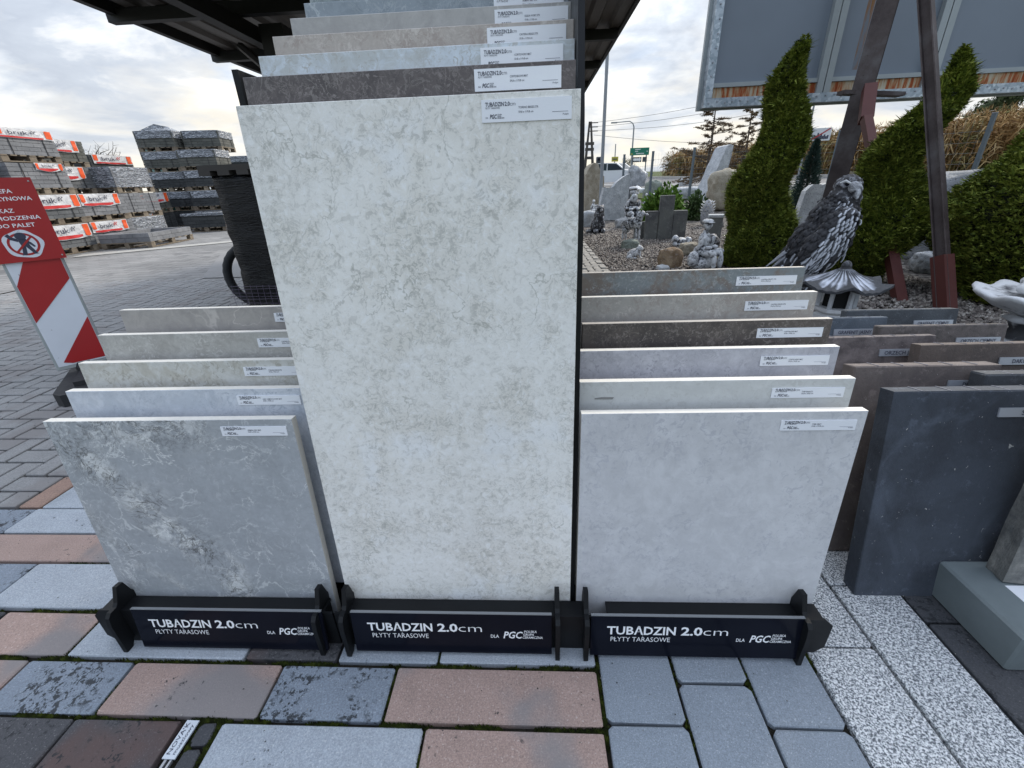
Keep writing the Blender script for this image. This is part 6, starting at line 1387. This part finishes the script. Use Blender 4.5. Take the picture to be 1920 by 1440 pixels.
def far_tree(px, Y, w, toppx, label, seed, mat=M_far, n_=4200):
    p = far(px, Y); h = hgt(p, toppx); W_ = wid(p, w)
    o = empty('broadleaf_tree', p, (0, 0, 0), label, 'tree', 'trees on the skyline beyond the corn'); r = np.random.RandomState(seed)
    MB().tube([(0, 0, -.2), (.1, 0, h * .4), (0, .1, h * .75)], [.04 * h, .028 * h, .01 * h], 7).build('trunk', M_bark, o)
    nb = 13; C = np.stack([r.uniform(-.36, .36, nb) * W_, r.uniform(-.36, .36, nb) * W_, r.uniform(.42, .86, nb) * h], -1); Rr = r.uniform(.15, .26, nb) * min(W_, h)
    idx = r.randint(0, nb, n_); d = r.normal(0, 1, (n_, 3)); d /= np.linalg.norm(d, axis=1, keepdims=True); P = C[idx] + d * (Rr[idx] * r.uniform(.55, 1.05, n_))[:, None]
    P[:, 2] = np.minimum(P[:, 2], h)
    s = np.cross(d, r.normal(0, 1, (n_, 3))); s /= np.linalg.norm(s, axis=1, keepdims=True); u_ = np.cross(d, s); sz = r.uniform(.012, .026, n_)[:, None] * h
    V = np.stack([P - s * sz, P + u_ * sz, P + s * sz, P - u_ * sz], 1).reshape(-1, 3)
    tag(mkobj('crown', npmesh('crown', V, np.arange(4 * n_).reshape(-1, 4), mat), o), kind='stuff')
far_tree(1845, 46, 120, 160, 'dense dark tree rising above the corn at the right', 1)
far_tree(1800, 50, 80, 172, 'dark tree left of the dense one under the billboard', 2)
far_tree(1905, 48, 60, 182, 'dark tree at the right picture edge', 8)
far_tree(1680, 60, 56, 216, 'low round tree seen between the posts', 3)
far_tree(1560, 62, 46, 236, 'small low tree right of the town sign', 4)
far_tree(1175, 90, 30, 296, 'small tree left of the green road sign', 5, n_=1500)
MB_ = None
# leafless shrub tops above the pallets
p = Vector((-19.5, 20.5, 0)); 
o = empty('bare_shrub', p, (0, 0, 0), 'leafless branchy shrub showing above the pallet stacks', 'shrub'); b = MB(); r = random.Random(5)
for k in range(60):
    a = r.uniform(0, 6.28); z = r.uniform(2.3, 3.3); x_ = r.uniform(-1.6, 1.6); s = Vector((x_ * .3, 0, r.uniform(.5, 2.5))); e = Vector((x_, r.uniform(-.6, .6), z)); b.tube([s, s.lerp(e, .5) + Vector((0, 0, .2)), e], [.03, .018, .005], 4, False)
    for q in range(5): t = r.uniform(.5, 1); p0 = s.lerp(e, t); b.tube([p0, p0 + Vector((r.uniform(-.35, .35), 0, r.uniform(-.05, .3)))], [.008, .003], 3, False)
tag(b.build('branches', M_bark, o), kind='stuff'); MB().tube([(0, 0, -.1), (0, 0, 1.5)], [.07, .04], 6).build('trunk', M_bark, o)

# ================================================================== ROAD FURNITURE
M_pole = plain('galvanised_pole', (.23, .25, .27), .45, .3)
def pole(name, px, Y, top, rad, label, cat, mat=M_pole, extra=None, rtop=None):
    p = far(px, Y); h = hgt(p, top); o = empty(name, p, (0, 0, 0), label, cat)
    MB().tube([(0, 0, -.2), (0, 0, h)], [rad, rtop or rad * .8], 10).build('pole', mat, o); return o, p, h
o, p, h = pole('light_pole', 1128, 15, -80, .055, 'tall thick grey pole rising past the canopy edge', 'light pole', rtop=.045)
MB().lathe([(.14, -.05), (.14, .03), (.06, .05)], 8).build('base_plate', M_pole, o)
o, p, h = pole('street_lamp', 1182, 55, 238, .09, 'distant street lamp with a curved arm above the green road sign', 'street lamp')
MB().tube([(0, 0, h), (-.15, 0, h + .35), (-.5, 0, h + .55), (-1.9, 0, h + .5)], [.07, .06, .05, .05], 6).build('lamp_arm', M_pole, o); MB().box((-2.5, -.12, h + .42), (-1.85, .12, h + .54)).build('lamp_head', M_pole, o)
M_conc_p = plain('dark_concrete_pole', (.06, .055, .05), .9)
p = far(1103, 48); h = hgt(p, 228); o = empty('power_pole', p, (0, 0, 0), 'dark twin-legged power pole at the far left of the road', 'power pole')
MB().tube([(-.45, 0, -.2), (-.05, 0, h)], [.16, .09], 7).build('leg', M_conc_p, o); MB().tube([(.5, 0, -.2), (.08, 0, h)], [.16, .09], 7).build('leg', M_conc_p, o)
for z in (.97, .90, .83): MB().box((-.1, -.05, h * z), (.75, .05, h * z + .08)).build('cross_arm', M_conc_p, o)
for z in (.35, .5, .6): MB().box((-.4, -.08, h * z), (.45, .08, h * z + .25)).build('equipment', M_conc_p, o)
wr_ = MB(); 
P1 = p + Vector((.4, 0, h * .98))
for k, (ex, ey, ez) in enumerate([(28, 30, 9.5), (28, 30.4, 8.6), (29, 31, 7.6), (30, 34, 4.2)]):
    a = P1 - Vector((0, 0, k * h * .07)); c_ = Vector((ex, ey, ez)); pts = [a.lerp(c_, t / 12) - Vector((0, 0, 1.2 * math.sin(math.pi * t / 12))) for t in range(13)]; wr_.tube(pts, .018, 3, False)
tag(tag(wr_.build('power_lines', plain('cable_grey', (.18, .18, .18), .6)), 'thin overhead cables crossing the sky from the power pole', 'power lines'), kind='stuff')
# green direction sign
p = far(1196, 45); o = empty('road_direction_sign', p, (0, 0, R_(4)), 'green direction sign with white lines over a smaller arrow sign', 'road sign'); u_ = wid(p, 1)
M_sgn = plain('sign_green', (.0, .16, .10), .4, var=.05); M_sy = plain('sign_yellow', (.42, .38, .05), .4); M_swt = plain('sign_white', (.55, .57, .58), .4); M_sdk = plain('sign_dark', (.05, .06, .07), .5)
zt, zb = hgt(p, 277), hgt(p, 291)
for s_ in (-12, 13): MB().box((s_ * u_ - .05, .02, -.2), (s_ * u_ + .05, .10, zt)).build('post', M_pole, o)
MB().box((-18 * u_, -.03, zb), (17 * u_, .01, zt)).build('green_board', M_sgn, o)
hh = zt - zb; mkobj('lettering', lettering([('Kraków', -9 * u_, zb + hh * .66, hh * .26, .01, 0, None), ('Brzesko', -9 * u_, zb + hh * .36, hh * .26, .01, 0, None), ('autostrada', -9 * u_, zb + hh * .08, hh * .22, .01, 0, None)], M_white_ink), o, (0, -.034, 0)) if False else None
b = MB()
for (x0, x1, z) in ((-9, 1, .72), (-9, -3, .46), (-7, 8, .16)): 
    for q in range(int((x1 - x0) * 1.2)): b.box((x0 * u_ + q * u_ / 1.2, -.034, zb + hh * z), (x0 * u_ + (q + .72) * u_ / 1.2, -.0305, zb + hh * (z + .09 + .03 * (q % 3))))
b.add([(12 * u_, -.034, zb + hh * .5), (14 * u_, -.034, zb + hh * .42), (14 * u_, -.034, zb + hh * .58)], [(0, 1, 2)]); tag(b.build('line_of_print', M_white_ink, o), kind='stuff')
MB().box((-16.5 * u_, -.034, zb + hh * .12), (-13 * u_, -.0305, zb + hh * .26)).build('yellow_tag', M_sy, o)
z2 = hgt(p, 294); z3 = hgt(p, 304)
MB().box((-13 * u_, -.03, z3), (4 * u_, .01, z2 - .02)).build('arrow_sign', M_sdk, o); MB().add([(-11 * u_, -.033, (z2 + z3) / 2 - .1), (0, -.033, (z2 + z3) / 2 - .1), (0, -.033, (z2 + z3) / 2 - .25), (3 * u_, -.033, (z2 + z3) / 2), (0, -.033, (z2 + z3) / 2 + .25), (0, -.033, (z2 + z3) / 2 + .1), (-11 * u_, -.033, (z2 + z3) / 2 + .1)], [(0, 1, 2, 3, 4, 5, 6)]).build('arrow', M_white_ink, o)
MB().box((6 * u_, -.03, z3), (14 * u_, .01, z2 - .02)).build('small_sign', M_sdk, o)
o, p, h = pole('yellow_sign', 1151, 40, 270, .05, 'small yellow sign on a thin mast left of the green board', 'road sign'); u_ = wid(p, 1); MB().box((-6 * u_, -.06, hgt(p, 303)), (6 * u_, -.02, hgt(p, 294))).build('sign_board', M_sy, o)
b = MB(); [b.box((-4.5 * u_ + k * 1.5 * u_, -.065, hgt(p, 300)), (-3.4 * u_ + k * 1.5 * u_, -.0605, hgt(p, 297))) for k in range(6)]; tag(b.build('print', M_ink, o), kind='stuff')
o, p, h = pole('traffic_light', 1121, 42, 294, .05, 'dark traffic light beside the thick grey pole', 'traffic light'); MB().box((-.2, -.15, h - 1.0), (.2, .15, h), bev=.04).build('signal_head', M_sdk, o); MB().box((-.15, -.1, h - 1.9), (.15, .1, h - 1.2)).build('signal_head', M_sdk, o)
for k in range(3): MB().lathe([(.10, 0), (.10, .1)], 10, Matrix.Translation((0, -.16, h - .2 - .3 * k)) @ Matrix.Rotation(R_(90), 4, 'X')).build('lens', M_gloss, o)
# town-end sign
p = far(1520, 22); o = empty('town_end_sign', p, (0, 0, R_(-8)), 'white rectangular sign with a dark skyline crossed by a red bar', 'road sign'); u_ = wid(p, 1); z0, z1 = hgt(p, 264), hgt(p, 240)
MB().box((-.03, .03, -.2), (.03, .09, z1)).build('post', M_pole, o); MB().box((-17 * u_, 0, z0), (17 * u_, .028, z1)).build('sign_board', M_swt, o)
b = MB(); hs = [.2, .35, .3, .5, .28, .42, .25, .36, .22, .3]; [b.box((-13 * u_ + k * 2.7 * u_, -.006, z0 + .06), (-13 * u_ + (k + 1) * 2.7 * u_ - .005, -.001, z0 + .06 + hs[k] * (z1 - z0))) for k in range(10)]; tag(b.build('skyline_print', M_ink, o), kind='stuff')
MB().add([(-16 * u_, -.010, z0 + .03), (-13 * u_, -.010, z0 + .02), (16 * u_, -.010, z1 - .03), (13 * u_, -.010, z1 - .02)], [(0, 1, 2, 3)]).build('red_bar', M_red, o)
o, p, h = pole('thin_mast', 1497, 22, 195, .045, 'thin grey mast rising beside the left spiral thuja', 'mast')
# white car far on the road
M_carw = plain('car_white', (.62, .64, .66), .25, var=.03); M_cgl = plain('car_glass', (.03, .04, .05), .08)
p = far(1147, 32); cr_ = empty('white_car', p + Vector((0, 0, .02)), (0, 0, R_(150)), 'white car on the road behind the thick grey pole', 'car')
side = [(-2.1, .35), (-2.15, .75), (-1.9, .95), (-1.2, 1.02), (-.6, 1.45), (.7, 1.50), (1.5, 1.05), (2.1, .9), (2.2, .6), (2.15, .35)]
bm_ = MB(); 
for (y0, y1, k) in ((-.86, .86, 1),): bm_.prism(side, 'y', y0, y1)
bm_.build('body', M_carw, cr_)
MB().prism([(-1.10, 1.04), (-.58, 1.40), (-.02, 1.43), (-.02, 1.04)], 'y', -.87, .87).build('side_window', M_cgl, cr_); MB().prism([(.05, 1.04), (.05, 1.43), (.66, 1.45), (1.35, 1.06)], 'y', -.87, .87).build('side_window', M_cgl, cr_)
MB().add([(-1.16, -.72, 1.05), (-1.16, .72, 1.05), (-.64, .62, 1.43), (-.64, -.62, 1.43)], [(0, 1, 2, 3)]).build('windscreen', M_cgl, cr_)
for x in (-1.35, 1.35):
    for y in (-.88, .70): 
        w_ = MB().lathe([(.1, 0), (.30, .0), (.32, .03), (.32, .16), (.30, .18), (.1, .18)], 18, Matrix.Translation((x, y + .18, .32)) @ Matrix.Rotation(R_(90), 4, 'X')).build('wheel', M_rubber, cr_)
for y in (-.65, .65): MB().box((-2.17, y - .15, .70), (-2.10, y + .15, .82)).build('headlight', M_swt, cr_)
for o in list(S.objects):
    if o.type == 'EMPTY' and not o.children and o.parent is None: bpy.data.objects.remove(o)
